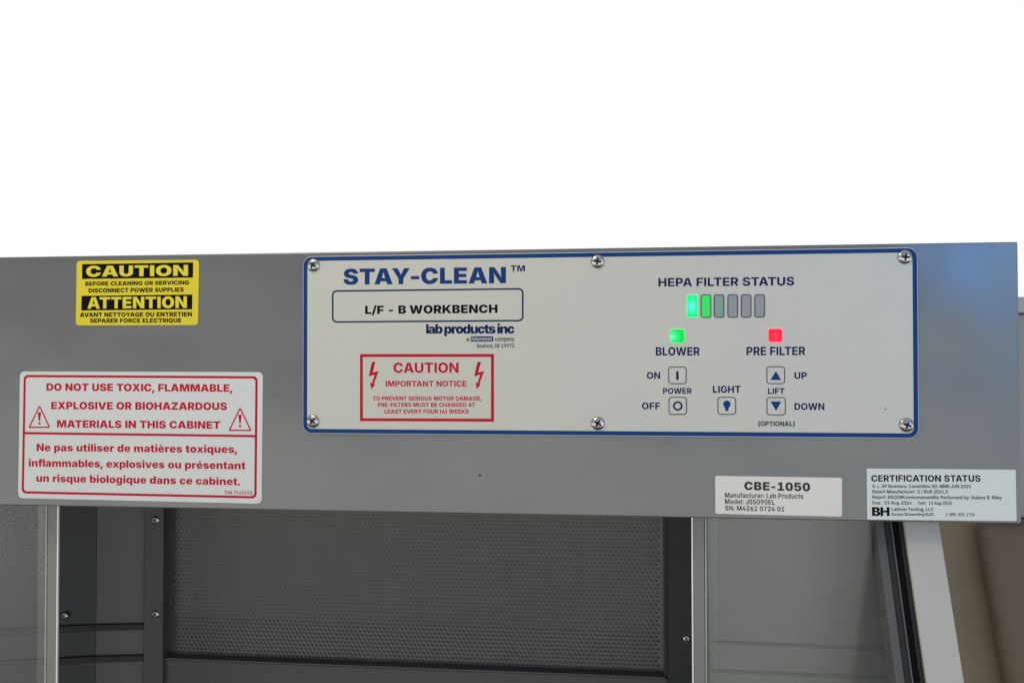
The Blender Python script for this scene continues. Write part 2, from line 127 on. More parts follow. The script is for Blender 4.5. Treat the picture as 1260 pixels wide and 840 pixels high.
 'U':'723|361 -10 317 -8 276 -2 237 9 201 23 169 41 140 63 116 88 95 117 78 148 66 182 59 218 57 257 57 728 222 728 222 271 224 245 230 222 239 200 253 181 269 165 288 152 310 142 335 136 361 134 388 136 413 142 435 152 454 165 471 181 484 200 494 222 499 245 501 271 501 728 666 728 666 257 664 218 657 182 645 148 628 116 607 88 583 63 554 41 522 23 486 9 447 -2 406 -8',
 'V':'753|270 0 19 728 204 728 310 399 321 361 332 322 344 281 355 240 366 197 378 153 389 108 401 61 362 61 373 108 385 153 395 197 406 240 417 282 428 322 439 361 450 399 552 728 735 728 489 0',
 'W':'1043|213 0 19 728 201 728 276 395 282 370 287 345 291 320 296 293 300 266 304 240 309 213 313 186 317 160 321 134 326 108 330 83 298 83 303 108 307 134 312 160 316 186 321 213 326 240 330 266 335 293 340 320 345 345 351 370 356 395 437 728 606 728 687 395 692 370 698 345 703 320 708 293 713 266 717 240 722 213 727 186 731 160 736 134 740 108 745 83 713 83 717 108 721 134 725 160 730 186 734 213 738 240 742 266 747 293 752 320 756 345 761 370 766 395 842 728 1024 728 829 0 642 0 552 353 544 385 538 418 531 452 525 487 520 524 514 561 507 599 500 637 543 637 535 599 528 562 522 525 517 489 512 453 506 419 499 386 491 353 401 0',
 'X':'745|20 0 324 433 324 308 45 728 236 728 309 614 322 593 334 573 344 554 353 536 362 518 371 500 383 474 397 449 351 449 365 474 378 500 387 518 396 536 406 554 416 573 428 593 441 614 515 728 702 728 428 317 428 435 725 0 529 0 435 143 419 170 405 193 393 213 383 233 372 252 360 273 384 273 373 252 362 233 351 213 339 193 326 170 308 143 211 0',
 'Y':'736|289 0 289 266 19 728 212 728 329 506 340 484 350 463 360 442 369 420 379 395 388 369 357 369 366 396 375 420 383 442 393 464 402 485 413 506 525 728 718 728 453 266 453 0',
 'Z':'667|48 0 48 103 338 495 353 514 369 533 385 553 402 572 419 591 436 611 454 630 471 650 484 596 460 594 435 592 410 592 385 591 361 591 336 590 311 590 286 590 49 590 49 728 618 728 618 624 333 239 318 219 302 199 285 179 268 158 250 138 232 118 214 98 196 78 183 132 208 134 234 135 260 136 286 137 312 137 338 137 363 137 389 137 619 137 619 0',
 'a':'581|210 -10 184 -9 160 -5 138 0 117 8 92 22 71 40 53 61 43 80 36 101 32 125 30 150 32 179 37 204 46 226 58 245 73 262 91 276 110 287 132 297 156 305 180 311 206 315 233 318 262 321 287 324 308 327 333 333 350 340 359 351 363 366 363 368 360 386 354 402 342 414 327 423 308 428 285 430 262 428 242 422 225 414 211 402 201 388 195 371 46 387 53 411 62 433 73 453 87 472 104 489 124 504 145 516 169 527 196 536 224 542 255 546 288 547 312 546 336 544 359 540 381 535 409 526 434 515 457 501 477 484 493 465 507 444 517 420 523 394 525 365 525 0 370 0 370 75 366 75 356 58 344 43 330 29 314 18 297 8 278 0 257 -5 234 -9|258 99 287 103 312 112 334 126 350 145 361 167 364 193 364 246 356 242 346 239 334 235 321 232 307 230 293 227 280 225 266 223 243 218 223 211 207 201 195 189 187 175 185 157 187 140 194 126 205 114 220 106 238 101',
 'b':'629|374 -9 348 -7 325 -3 304 4 285 14 268 26 253 39 235 62 221 86 216 86 216 0 56 0 56 728 219 728 219 451 222 451 236 475 253 498 268 511 285 523 303 533 325 541 349 545 375 547 405 545 433 539 460 529 485 516 509 498 530 477 549 452 565 423 578 390 587 353 593 313 595 269 593 226 587 186 578 150 566 117 550 88 532 63 511 41 487 23 461 9 434 -1 405 -7|322 120 344 122 363 128 380 138 394 152 406 170 416 191 423 214 427 241 428 269 427 298 423 324 416 348 406 369 395 386 380 400 363 410 344 416 322 419 301 416 281 410 264 400 249 386 237 369 227 349 220 325 216 298 214 269 216 241 220 214 227 191 237 170 249 152 264 138 282 128 301 122',
 'c':'587|305 -11 264 -8 227 -2 192 9 161 24 132 44 107 66 85 92 67 122 53 155 42 190 36 228 34 268 36 308 42 346 53 382 67 414 85 444 107 470 132 493 161 512 192 527 227 538 264 545 305 547 330 546 354 544 377 539 399 533 427 523 452 510 475 494 495 476 513 455 528 433 539 408 548 381 554 352 402 332 397 352 390 369 381 384 370 397 357 407 342 415 325 419 307 421 285 419 266 413 249 402 234 388 222 371 212 350 205 325 201 298 200 268 201 239 205 212 212 188 222 166 234 149 249 134 266 124 285 118 307 116 325 117 342 122 357 129 370 140 381 153 391 169 398 187 402 207 554 187 549 158 540 131 528 106 514 83 496 62 476 43 453 27 428 14 400 3 378 -3 354 -7 330 -10',
 'd':'629|255 -9 224 -7 195 -1 168 9 142 23 119 41 97 63 79 88 63 117 51 150 42 186 36 226 34 269 36 313 42 353 51 390 64 423 80 452 99 477 120 498 144 516 170 529 196 539 224 545 254 547 280 545 304 541 326 533 345 523 361 511 376 498 394 475 407 451 410 451 410 728 573 728 573 0 413 0 413 86 408 86 394 62 376 39 361 26 344 14 326 4 304 -3 281 -7|307 120 328 122 347 128 365 138 380 152 392 170 402 191 409 214 413 241 415 269 413 298 409 325 402 349 392 369 380 386 365 400 348 410 328 416 307 419 285 416 266 410 249 400 235 386 223 369 213 348 206 324 202 298 201 269 202 241 206 214 213 191 223 170 235 152 249 138 266 128 285 122',
 'e':'592|306 -11 265 -9 228 -2 193 9 161 23 132 42 107 65 85 91 67 120 53 153 42 188 36 227 34 268 36 308 43 346 53 381 67 414 85 443 107 470 132 492 160 512 191 527 224 538 261 545 299 547 327 546 354 543 379 537 404 529 427 519 448 507 468 492 486 476 503 457 518 436 530 414 541 389 549 363 555 334 559 304 560 272 560 229 93 229 93 326 482 326 407 303 406 328 401 350 395 370 380 394 359 412 342 421 323 426 301 428 280 426 260 421 243 412 222 394 207 370 200 351 195 330 194 307 194 237 196 210 200 187 208 166 219 149 232 134 248 123 267 115 287 110 309 108 332 110 353 115 371 124 386 135 398 150 407 167 553 148 545 125 535 103 522 83 507 64 489 48 469 33 446 20 422 9 395 0 367 -6 337 -9',
 'f':'402|375 539 375 417 10 417 10 539|103 0 103 578 104 607 109 632 116 656 125 676 142 700 164 720 189 735 210 743 233 749 258 753 285 754 307 754 328 752 348 750 374 746 392 742 370 621 360 623 348 625 334 626 321 626 295 623 278 612 268 595 265 572 265 0',
 'g':'630|305 -215 270 -214 238 -210 208 -204 181 -196 156 -186 133 -174 114 -160 97 -144 78 -121 64 -96 55 -68 199 -43 206 -58 218 -71 233 -83 253 -92 276 -98 305 -100 337 -97 364 -89 385 -75 401 -56 410 -30 414 1 414 94 404 94 391 71 373 49 351 31 324 18 303 11 280 8 255 6 224 8 196 14 169 23 143 36 119 52 98 73 80 96 64 124 51 155 42 190 36 229 34 271 36 315 42 354 51 391 64 423 81 452 99 477 121 498 144 516 170 529 197 539 225 545 254 547 281 545 305 541 327 533 346 523 363 511 377 497 396 475 409 451 414 451 414 539 574 539 574 13 572 -23 566 -57 555 -87 540 -114 522 -138 500 -158 474 -176 446 -190 414 -201 380 -208 344 -213|307 128 329 130 348 136 365 146 380 159 392 175 402 195 409 218 414 244 415 272 414 301 409 327 402 350 392 370 380 387 365 401 348 411 329 417 307 419 285 417 266 411 249 401 235 387 223 370 213 349 206 326 202 300 201 272 202 244 206 218 213 195 223 175 235 159 249 146 266 136 286 130',
 'i':'274|56 0 56 539 219 539 219 0|137 603 114 605 94 613 76 626 62 643 53 662 50 683 53 705 62 724 76 741 94 754 114 761 137 764 160 761 180 754 198 741 213 724 221 705 224 683 221 662 212 643 198 626 180 613 160 605',
 'l':'254|46 0 46 728 208 728 208 0',
 'm':'917|56 0 56 539 207 539 214 404 204 404 211 428 219 450 229 469 241 486 259 505 278 521 300 533 322 541 346 546 370 548 398 545 423 538 446 527 466 511 484 490 499 464 511 432 521 395 503 395 510 421 519 443 530 464 542 482 562 502 584 519 608 532 633 541 659 546 687 548 711 546 734 542 756 535 777 526 795 513 812 499 826 482 838 462 848 440 855 417 860 391 861 362 861 0 698 0 698 327 696 354 688 375 676 392 659 404 640 412 618 414 595 411 575 403 559 390 547 372 539 350 537 325 537 0 380 0 380 330 378 354 371 375 358 391 342 404 323 412 301 414 279 411 259 403 242 390 229 371 221 348 219 321 219 0',
 'n':'624|219 306 219 0 56 0 56 539 211 539 213 402 201 402 213 433 228 462 246 486 266 508 290 525 317 537 347 545 381 547 409 545 435 541 458 533 480 522 500 508 517 492 532 473 545 451 555 427 562 401 566 372 568 342 568 0 405 0 405 311 402 340 394 365 381 385 363 400 341 409 314 412 288 409 264 399 245 384 231 364 224 347 220 328',
 'o':'611|306 -11 265 -8 228 -2 193 9 161 24 133 43 107 66 86 92 67 122 53 154 43 190 36 228 34 268 36 308 43 346 53 382 67 414 86 444 107 470 133 493 161 512 193 527 228 538 265 545 306 547 346 545 384 538 418 527 450 512 479 493 504 470 526 444 544 414 558 382 569 346 575 308 577 268 575 228 569 190 558 154 544 122 526 92 504 66 479 43 450 24 418 9 384 -2 346 -8|306 116 327 118 346 124 363 135 378 149 390 167 399 188 406 213 410 239 411 268 410 298 406 325 399 349 390 370 378 387 363 402 346 412 327 419 306 421 284 419 265 412 248 402 234 388 222 370 212 349 205 325 201 298 200 268 201 239 205 213 212 188 222 167 234 149 248 135 265 124 284 118',
 'p':'629|56 -204 56 539 216 539 216 452 222 452 235 475 253 498 268 511 284 523 303 533 325 541 349 545 375 547 405 545 433 539 460 529 485 516 509 498 530 477 549 452 565 423 578 390 587 353 593 313 595 269 593 226 587 186 578 150 566 117 550 88 532 63 511 41 487 23 461 9 434 -1 405 -7 374 -9 348 -7 325 -3 304 4 285 14 268 26 254 39 236 62 222 86 219 86 219 -204|322 120 344 122 363 128 380 138 394 152 406 170 416 191 423 214 427 241 428 269 427 298 423 324 416 348 406 369 395 386 380 400 363 410 344 416 322 419 301 416 281 410 264 400 249 386 237 369 227 349 220 325 216 298 214 269 216 241 220 214 227 191 237 170 249 152 264 138 282 128 301 122',
 'q':'629|573 -204 410 -204 410 86 407 86 393 62 375 39 361 26 344 14 325 4 304 -3 281 -7 255 -9 224 -7 195 -1 168 9 142 23 119 41 97 63 79 88 63 117 51 150 42 186 36 226 34 269 36 313 42 353 51 390 64 423 80 452 99 477 120 498 144 516 170 529 196 539 224 545 254 547 280 545 304 541 326 533 345 523 361 511 376 498 394 475 407 452 413 452 413 539 573 539|307 120 328 122 347 128 365 138 380 152 392 170 402 191 409 214 413 241 415 269 413 298 409 325 402 349 392 369 380 386 365 400 348 410 328 416 307 419 285 416 266 410 249 400 235 386 223 369 213 348 206 324 202 298 201 269 202 241 206 214 213 191 223 170 235 152 249 138 266 128 285 122',
 'r':'410|56 0 56 539 214 539 214 443 218 443 227 467 238 488 251 506 266 520 290 534 317 542 346 545 359 545 371 544 383 543 394 540 394 400 381 402 364 405 345 406 328 406 298 403 272 393 249 376 233 354 225 336 220 316 219 294 219 0',
 's':'561|281 -11 248 -10 216 -6 187 0 159 9 134 20 111 33 91 49 73 66 58 86 46 108 37 131 31 156 185 175 192 154 203 136 218 122 237 112 259 106 285 104 308 106 328 110 344 118 360 133 365 153 361 170 349 184 328 194 298 202 204 221 167 230 134 242 107 257 85 275 67 296 55 320 47 347 45 376 47 402 52 426 61 448 74 468 90 486 109 501 130 515 155 526 183 535 213 542 245 546 280 547 312 546 343 542 372 536 398 528 422 517 443 505 462 491 478 474 492 456 503 436 511 414 516 391 371 373 360 398 342 417 325 426 305 432 283 434 253 430 229 420 212 405 207 385 211 369 221 355 241 344 270 336 372 316 410 307 442 296 469 282 492 265 509 246 521 223 528 198 531 170 529 144 523 119 513 96 499 75 481 56 461 39 437 24 411 12 381 2 350 -5 317 -9',
 't':'379|350 539 350 417 10 417 10 539|86 671 249 671 249 166 251 146 259 132 274 124 295 121 306 121 321 123 335 124 344 126 361 5 336 -1 311 -4 285 -6 261 -6 220 -4 185 4 155 16 130 33 111 55 97 82 89 113 86 149',
 'u':'624|242 -8 215 -6 189 -2 166 6 144 17 124 31 107 47 91 67 79 88 69 112 62 138 57 167 56 197 56 539 219 539 219 228 221 199 229 174 243 154 261 139 283 131 309 128 336 131 359 140 379 155 393 176 402 202 405 233 405 539 568 539 568 0 413 0 411 137 422 137 410 106 395 77 378 53 357 31 334 14 307 2 276 -5',
 'v':'601|207 0 10 539 182 539 265 274 273 247 280 221 287 194 294 168 300 140 306 113 313 84 319 56 286 56 292 84 299 113 305 140 311 167 317 194 324 221 331 247 339 274 421 539 590 539 393 0',
 'x':'580|14 0 223 333 222 220 25 539 199 539 242 462 253 442 263 422 273 402 282 382 295 355 307 329 319 303 263 303 276 329 289 355 301 381 311 402 321 422 331 442 342 462 387 539 558 539 356 220 357 332 566 0 392 0 340 91 329 111 318 131 308 151 299 171 286 198 273 224 261 249 315 249 303 224 290 198 278 171 269 151 259 131 249 111 238 91 186 0',
 'è':'592|306 -11 265 -9 228 -2 193 9 161 23 132 42 107 65 85 91 67 120 53 153 42 188 36 227 34 268 36 308 43 346 53 381 67 414 85 443 107 470 132 492 160 512 191 527 224 538 261 545 299 547 327 546 354 543 379 537 404 529 427 519 448 507 468 492 486 476 503 457 518 436 530 414 541 389 549 363 555 334 559 304 560 272 560 229 93 229 93 326 482 326 407 303 406 328 401 350 395 370 380 394 359 412 342 421 323 426 301 428 280 426 260 421 243 412 222 394 207 370 200 351 195 330 194 307 194 237 196 210 200 187 208 166 219 149 232 134 248 123 267 115 287 110 309 108 332 110 353 115 371 124 386 135 398 150 407 167 553 148 545 125 535 103 522 83 507 64 489 48 469 33 446 20 422 9 395 0 367 -6 337 -9|244 606 135 761 283 761 356 606',
 'é':'592|306 -11 265 -9 228 -2 193 9 161 23 132 42 107 65 85 91 67 120 53 153 42 188 36 227 34 268 36 308 43 346 53 381 67 414 85 443 107 470 132 492 160 512 191 527 224 538 261 545 299 547 327 546 354 543 379 537 404 529 427 519 448 507 468 492 486 476 503 457 518 436 530 414 541 389 549 363 555 334 559 304 560 272 560 229 93 229 93 326 482 326 407 303 406 328 401 350 395 370 380 394 359 412 342 421 323 426 301 428 280 426 260 421 243 412 222 394 207 370 200 351 195 330 194 307 194 237 196 210 200 187 208 166 219 149 232 134 248 123 267 115 287 110 309 108 332 110 353 115 371 124 386 135 398 150 407 167 553 148 545 125 535 103 522 83 507 64 489 48 469 33 446 20 422 9 395 0 367 -6 337 -9|239 606 311 761 459 761 350 606',
 '™':'644|437 466 334 728 394 728 456 558 518 728 578 728 475 466|312 466 312 728 381 728 381 466|531 466 531 728 600 728 600 466|117 466 117 704 187 704 187 466|38 670 38 728 266 728 266 670',
},
'H': {
 ' ':'269|',
 ',':'269|10 -202 52 118 233 118 135 -202',
 '-':'645|492 361 492 217 152 217 152 361',
 '.':'269|134 -11 108 -8 84 1 64 17 48 37 39 60 35 87 39 113 48 136 64 156 84 172 108 181 134 184 161 181 184 172 205 156 221 136 230 113 233 87 230 60 221 37 205 17 184 1 161 -8',
 '0':'645|322 -10 274 -7 231 1 192 15 157 35 126 59 99 89 77 123 58 162 44 206 34 254 28 307 26 363 28 420 34 472 44 521 58 565 77 604 99 639 126 668 157 693 192 712 231 726 274 735 322 738 370 735 414 726 453 712 488 693 519 668 546 638 568 604 587 564 601 521 611 472 617 420 619 363 617 307 611 254 601 206 587 162 568 123 546 89 519 59 489 35 454 15 414 1 370 -7|322 146 346 148 366 156 383 169 397 187 408 210 417 239 421 265 425 294 427 327 428 363 427 400 425 433 421 462 417 488 408 518 397 541 383 560 366 572 346 580 322 582 299 580 279 572 262 560 248 541 237 518 228 488 223 462 220 433 218 400 217 363 218 327 220 294 223 265 228 239 237 210 248 187 262 169 279 156 299 148',
 '1':'645|71 0 71 153 591 153 591 0|449 728 449 0 257 0 257 561 253 561 93 453 93 618 257 728',
 '5':'645|318 -10 278 -8 240 -3 204 7 171 19 141 35 114 54 90 76 70 101 54 128 42 157 35 188 32 221 219 221 222 197 232 176 248 159 268 147 292 139 318 136 347 140 372 150 393 166 409 187 419 213 422 244 421 265 416 284 409 301 393 323 372 339 347 349 318 352 297 351 277 346 259 337 236 319 220 296 49 325 77 728 563 728 563 573 237 573 223 415 227 415 241 434 261 452 286 466 307 475 329 481 353 485 379 486 403 485 426 482 448 476 469 469 496 456 520 439 542 420 557 403 570 385 581 365 590 344 598 322 603 299 607 275 608 249 605 212 599 178 587 145 572 115 552 87 529 63 501 41 471 23 437 9 400 -2 360 -8',
 'A':'786|20 0 258 728 520 728 766 0 548 0 461 289 448 335 435 380 422 427 410 475 399 523 387 571 376 620 365 668 409 668 399 619 388 571 377 523 367 475 356 427 344 380 332 334 319 289 235 0|194 141 194 286 593 286 593 141',
 'B':'665|48 0 48 728 361 728 400 726 437 722 470 715 500 705 526 692 549 678 568 660 585 641 597 620 606 597 611 572 613 545 611 519 605 495 596 472 582 451 566 432 547 416 525 403 500 393 474 386 474 379 503 376 532 368 558 356 581 339 602 319 618 295 628 275 635 254 640 230 641 206 639 177 633 149 624 124 611 100 594 78 574 58 550 41 523 27 494 15 461 7 425 2 387 0|240 153 338 153 369 155 394 162 413 173 427 188 436 207 439 229 436 253 427 273 412 289 393 301 369 308 341 311 240 311|240 433 327 433 351 435 373 441 391 452 404 466 413 484 416 505 409 535 391 557 374 568 353 574 329 576 240 576',
 'C':'745|383 -10 335 -7 289 1 246 14 205 33 167 57 134 86 105 120 80 160 60 204 45 252 37 305 34 363 37 422 45 475 60 524 80 568 106 607 135 642 169 671 206 695 247 713 290 727 336 735 383 738 416 736 448 733 479 727 508 719 536 709 562 696 586 682 608 665 629 647 648 626 664 604 679 579 691 553 701 524 708 494 713 463 517 463 512 486 504 507 492 525 477 540 459 553 439 562 415 568 389 569 365 568 342 563 322 556 303 545 287 531 272 515 260 496 250 474 242 450 236 423 233 395 232 363 233 331 236 301 242 274 250 250 264 222 282 199 304 181 329 168 357 161 388 158 414 160 438 166 458 175 476 187 492 203 504 221 512 242 518 265 713 265 710 240 705 216 697 192 686 167 674 144 659 121 641 99 622 79 600 60 576 42 549 27 521 14 490 4 457 -4 421 -8',
 'D':'721|326 0 128 0 128 164 318 164 345 165 370 168 393 174 414 182 438 197 458 218 473 244 482 268 489 296 492 328 494 363 492 399 488 431 482 459 473 483 457 509 437 530 412 545 391 553 367 559 341 563 313 564 125 564 125 728 324 728 378 725 428 717 475 703 517 684 556 659 589 630 619 597 643 558 662 516 676 469 685 418 687 363 685 309 676 258 663 212 643 169 619 130 590 97 556 68 518 44 476 25 430 11 380 3|241 728 241 0 48 0 48 728',
 'E':'614|48 0 48 728 573 728 573 571 241 571 241 444 545 444 545 291 241 291 241 157 571 157 571 0',
 'F':'586|48 0 48 728 560 728 560 571 241 571 241 406 530 406 530 254 241 254 241 0',
 'G':'752|389 -10 338 -7 290 1 245 15 203 35 165 60 132 90 103 125 78 164 59 208 45 256 37 307 34 362 37 420 46 473 61 522 81 566 107 606 137 640 171 669 209 694 250 713 294 727 339 735 387 738 419 736 450 733 479 727 507 719 534 709 560 697 583 683 606 667 626 650 645 630 661 610 675 588 687 564 696 540 703 514 707 487 512 487 506 505 497 522 486 536 472 548 455 557 436 564 415 568 392 569 367 568 345 563 324 556 305 545 288 532 274 516 261 497 251 475 242 451 236 425 233 396 232 365 233 333 236 304 242 278 250 253 260 232 273 213 287 196 304 183 322 172 343 164 366 160 391 158 420 160 445 164 468 172 486 182 502 195 514 211 522 229 527 248 529 270 564 266 395 266 395 404 716 404 716 304 713 257 705 213 692 172 674 135 651 102 624 73 593 48 558 27 520 11 479 -1 435 -8',
 'H':'747|48 0 48 728 241 728 241 450 506 450 506 728 699 728 699 0 506 0 506 293 241 293 241 0',
 'I':'289|48 0 48 728 241 728 241 0',
 'L':'566|48 0 48 728 241 728 241 157 539 157 539 0',
 'M':'950|48 0 48 728 350 728 421 489 427 468 433 443 440 414 445 390 450 365 456 340 461 314 466 288 471 262 476 237 480 212 486 181 491 153 494 129 457 129 461 153 465 181 471 212 475 237 480 262 485 288 490 314 495 340 501 365 506 390 511 414 518 443 524 468 530 489 600 728 902 728 902 0 708 0 708 288 708 306 709 328 709 353 710 374 710 395 711 418 712 442 713 466 713 490 714 514 714 539 715 563 715 586 716 608 716 629 728 629 723 606 718 583 713 559 708 534 702 510 696 486 690 462 685 439 679 416 673 394 668 373 662 353 655 328 649 306 644 288 555 0 395 0 306 288 300 306 294 328 287 353 281 373 276 394 270 416 264 439 258 462 252 486 246 510 240 534 234 559 229 583 224 606 219 629 234 629 234 608 235 586 235 563 235 539 236 514 237 490 237 466 238 442 239 418 239 396 240 374 241 353 241 328 242 306 242 288 242 0',
 'N':'765|48 0 48 728 257 728 437 433 450 410 464 387 477 363 486 344 496 325 505 305 514 283 523 261 533 237 542 211 551 184 534 178 533 199 531 221 530 244 528 269 526 294 525 320 523 345 522 369 521 401 520 428 519 452 519 728 717 728 717 0 508 0 341 273 329 294 317 314 306 334 295 354 285 373 275 394 264 415 254 436 244 459 233 484 221 510 209 537 231 539 233 513 235 487 237 462 239 437 240 412 242 388 243 366 244 344 245 317 246 293 246 273 246 0',
 'O':'772|386 -10 338 -7 292 1 248 14 207 33 169 57 135 86 106 120 80 160 60 204 45 252 37 305 34 363 37 422 45 475 60 524 80 568 106 607 135 642 169 671 207 695 248 713 292 727 338 735 386 738 434 735 480 727 523 713 564 695 602 671 636 642 666 607 691 568 712 524 726 475 735 422 738 363 735 305 726 252 712 203 691 159 666 120 636 86 602 57 564 33 523 14 480 1 434 -7|386 158 417 161 446 169 470 182 491 200 509 223 522 251 530 276 536 302 539 332 540 363 539 395 536 425 530 452 522 476 509 504 491 527 470 546 446 559 417 567 386 569 355 567 327 559 302 546 281 527 263 504 250 476 242 452 236 425 233 395 232 363 233 332 236 302 242 276 250 251 263 223 281 200 302 182 327 169 355 161',
 'P':'654|48 0 48 728 358 728 398 726 434 720 469 710 501 696 529 678 555 657 576 633 595 606 610 576 620 544 627 509 629 471 626 434 620 399 609 367 594 337 575 311 553 287 527 267 498 250 465 236 430 226 393 221 352 219 164 219 164 370 316 370 339 371 359 376 377 383 399 398 416 418 426 443 429 471 426 501 416 526 399 546 377 560 359 567 339 571 316 572 241 572 241 0',
 'Q':'782|326 268 477 268 533 196 624 94 746 -54 575 -54 489 46 432 128|386 -10 338 -7 292 1 248 14 207 33 169 57 135 86 106 120 80 160 60 204 45 252 37 305 34 363 37 422 45 475 60 524 80 568 106 607 135 642 169 671 207 695 248 713 292 727 338 735 386 738 434 735 480 727 523 713 564 695 602 671 636 642 666 607 691 568 712 524 726 475 735 422 738 363 735 305 726 252 712 203 691 159 666 120 636 86 602 57 564 33 523 14 480 1 434 -7|386 158 417 161 446 169 470 182 491 200 509 223 522 251 530 276 536 302 539 332 540 363 539 395 536 425 530 452 522 476 509 504 491 527 470 546 446 559 417 567 386 569 355 567 327 559 302 546 281 527 263 504 250 476 242 452 236 425 233 395 232 363 233 332 236 302 242 276 250 251 263 223 281 200 302 182 327 169 355 161',
 'R':'666|48 0 48 728 358 728 398 726 435 720 469 711 501 698 529 681 555 662 577 639 595 613 610 584 620 552 627 518 629 481 627 444 620 409 609 378 594 350 575 325 553 303 527 284 497 269 465 256 430 248 392 243 351 241 164 241 164 391 317 391 339 392 359 395 377 401 399 413 416 430 426 452 429 481 426 509 416 532 399 550 377 562 359 568 339 571 316 572 241 572 241 0|444 0 268 333 473 333 653 0',
 'S':'667|342 -9 296 -8 253 -2 214 7 177 19 144 35 115 54 90 78 69 105 52 136 40 170 33 209 30 252 213 252 216 230 222 212 231 195 249 175 274 161 293 154 315 150 340 149 370 151 395 157 415 167 429 180 438 196 441 214 438 230 430 244 415 257 394 268 376 275 354 281 329 287 255 302 209 315 169 330 133 350 103 373 79 400 62 431 51 467 48 507 50 541 57 572 69 601 85 628 106 652 130 674 157 693 189 709 223 721 259 730 299 736 340 738 383 736 422 730 459 721 492 708 522 692 549 673 572 651 591 626 606 598 617 568 624 536 626 502 442 502 438 524 428 543 414 559 395 570 370 577 340 579 312 578 289 572 271 563 258 551 251 536 248 520 251 503 259 489 273 476 292 466 309 459 328 454 349 449 409 436 438 429 464 421 489 413 511 403 538 389 562 373 582 355 599 336 613 315 623 293 631 268 635 243 637 215 635 181 628 149 617 120 602 93 582 70 559 49 531 32 500 17 466 5 428 -3 386 -8',
 'T':'681|27 571 27 728 654 728 654 571 437 571 437 0 244 0 244 571',
 'U':'721|360 -9 315 -7 272 -1 233 9 196 24 163 42 134 64 108 89 87 118 70 149 58 184 50 221 48 261 48 728 240 728 240 277 242 254 247 234 256 215 267 198 281 184 298 173 317 164 338 159 360 158 383 159 404 164 423 173 439 184 454 198 465 215 474 234 479 254 481 277 481 728 673 728 673 261 670 221 663 184 651 149 634 118 612 89 587 64 557 42 524 24 487 9 448 -1 405 -7',
 'V':'785|265 0 20 728 238 728 326 438 339 393 351 348 363 302 375 256 387 209 398 162 409 114 420 66 376 66 387 114 397 162 408 209 419 256 430 302 441 348 453 393 466 438 550 728 765 728 527 0',
 'W':'1072|213 0 20 728 235 728 296 437 301 411 306 383 311 354 316 324 320 294 324 263 329 233 333 202 337 173 342 144 346 116 350 89 312 89 317 116 322 144 327 173 331 202 336 233 341 263 346 294 351 324 356 354 361 383 367 411 373 437 440 728 633 728 700 437 706 411 711 383 717 354 722 324 727 294 732 263 736 233 741 202 746 173 751 144 756 116 761 89 721 89 726 116 730 144 735 173 739 202 743 233 748 263 752 294 757 324 761 354 766 383 771 411 776 437 838 728 1052 728 859 0 642 0 566 309 557 345 550 383 543 422 537 463 532 505 525 547 518 588 511 628 562 628 553 588 546 547 539 506 534 464 529 423 523 384 516 345 507 309 431 0',
 'X':'776|20 0 332 443 332 296 49 728 272 728 332 630 346 608 357 587 367 566 376 546 385 527 393 508 405 481 419 456 361 456 375 481 388 508 396 527 405 546 414 566 425 587 436 608 449 630 511 728 728 728 453 307 453 445 756 0 526 0 445 128 433 147 423 164 415 179 404 199 395 217 386 235 375 254 401 254 390 235 380 217 371 198 360 178 352 163 342 147 329 128 244 0',
 'Y':'766|291 0 291 255 20 728 246 728 353 509 362 489 371 468 379 448 387 426 395 403 403 378 374 378 381 403 388 426 396 448 403 469 411 489 420 509 521 728 746 728 482 255 482 0',
 'Z':'687|48 0 48 112 320 473 336 494 353 515 371 536 390 556 409 577 428 598 448 619 468 640 481 578 455 575 429 574 403 572 377 572 352 571 326 571 300 571 274 571 49 571 49 728 639 728 639 616 372 261 355 239 337 218 319 196 299 174 280 153 260 131 240 109 219 88 206 150 234 152 262 154 289 155 317 156 344 156 372 157 400 157 427 157 638 157 638 0',
 'a':'593|203 -9 178 -8 154 -5 132 1 111 8 86 22 65 39 48 61 38 80 31 101 27 124 25 150 27 178 32 204 41 226 52 246 66 263 83 277 103 290 124 300 147 308 172 315 198 319 226 322 254 324 279 327 300 330 324 336 340 345 349 356 352 370 352 372 350 385 345 397 335 406 323 412 307 416 289 418 270 416 253 412 239 405 228 395 219 383 214 368 42 384 47 407 55 429 66 449 80 469 97 486 116 502 138 516 163 528 191 538 222 544 256 549 292 550 320 549 346 547 371 542 395 537 425 527 451 514 475 499 495 482 512 463 525 442 535 420 541 396 543 370 543 0 363 0 363 76 360 76 348 58 335 41 320 28 304 16 287 7 268 0 248 -5 226 -8|264 113 287 115 308 122 327 134 342 150 351 169 354 192 354 238 346 235 337 232 328 229 318 227 307 224 296 222 285 220 273 218 252 214 235 207 222 198 212 187 207 175 205 161 207 146 213 134 222 125 234 118 248 114',
 'b':'641|395 -8 370 -6 347 -2 327 5 308 14 291 26 276 39 263 54 252 71 244 89 239 89 239 0 50 0 50 728 241 728 241 450 244 450 253 468 263 485 276 500 290 514 307 526 326 536 347 544 371 548 397 550 424 548 451 542 477 533 501 520 525 503 546 483 564 458 581 429 594 396 604 359 609 317 611 271 609 227 604 186 595 149 582 116 566 87 548 62 527 41 504 23 479 10 452 0 424 -6|327 140 353 144 375 155 392 175 405 201 410 222 414 245 415 271 414 297 410 320 405 341 392 367 375 387 353 399 327 403 301 399 279 387 261 367 247 341 241 320 237 297 236 271 237 245 241 222 247 201 261 175 279 156 301 144',
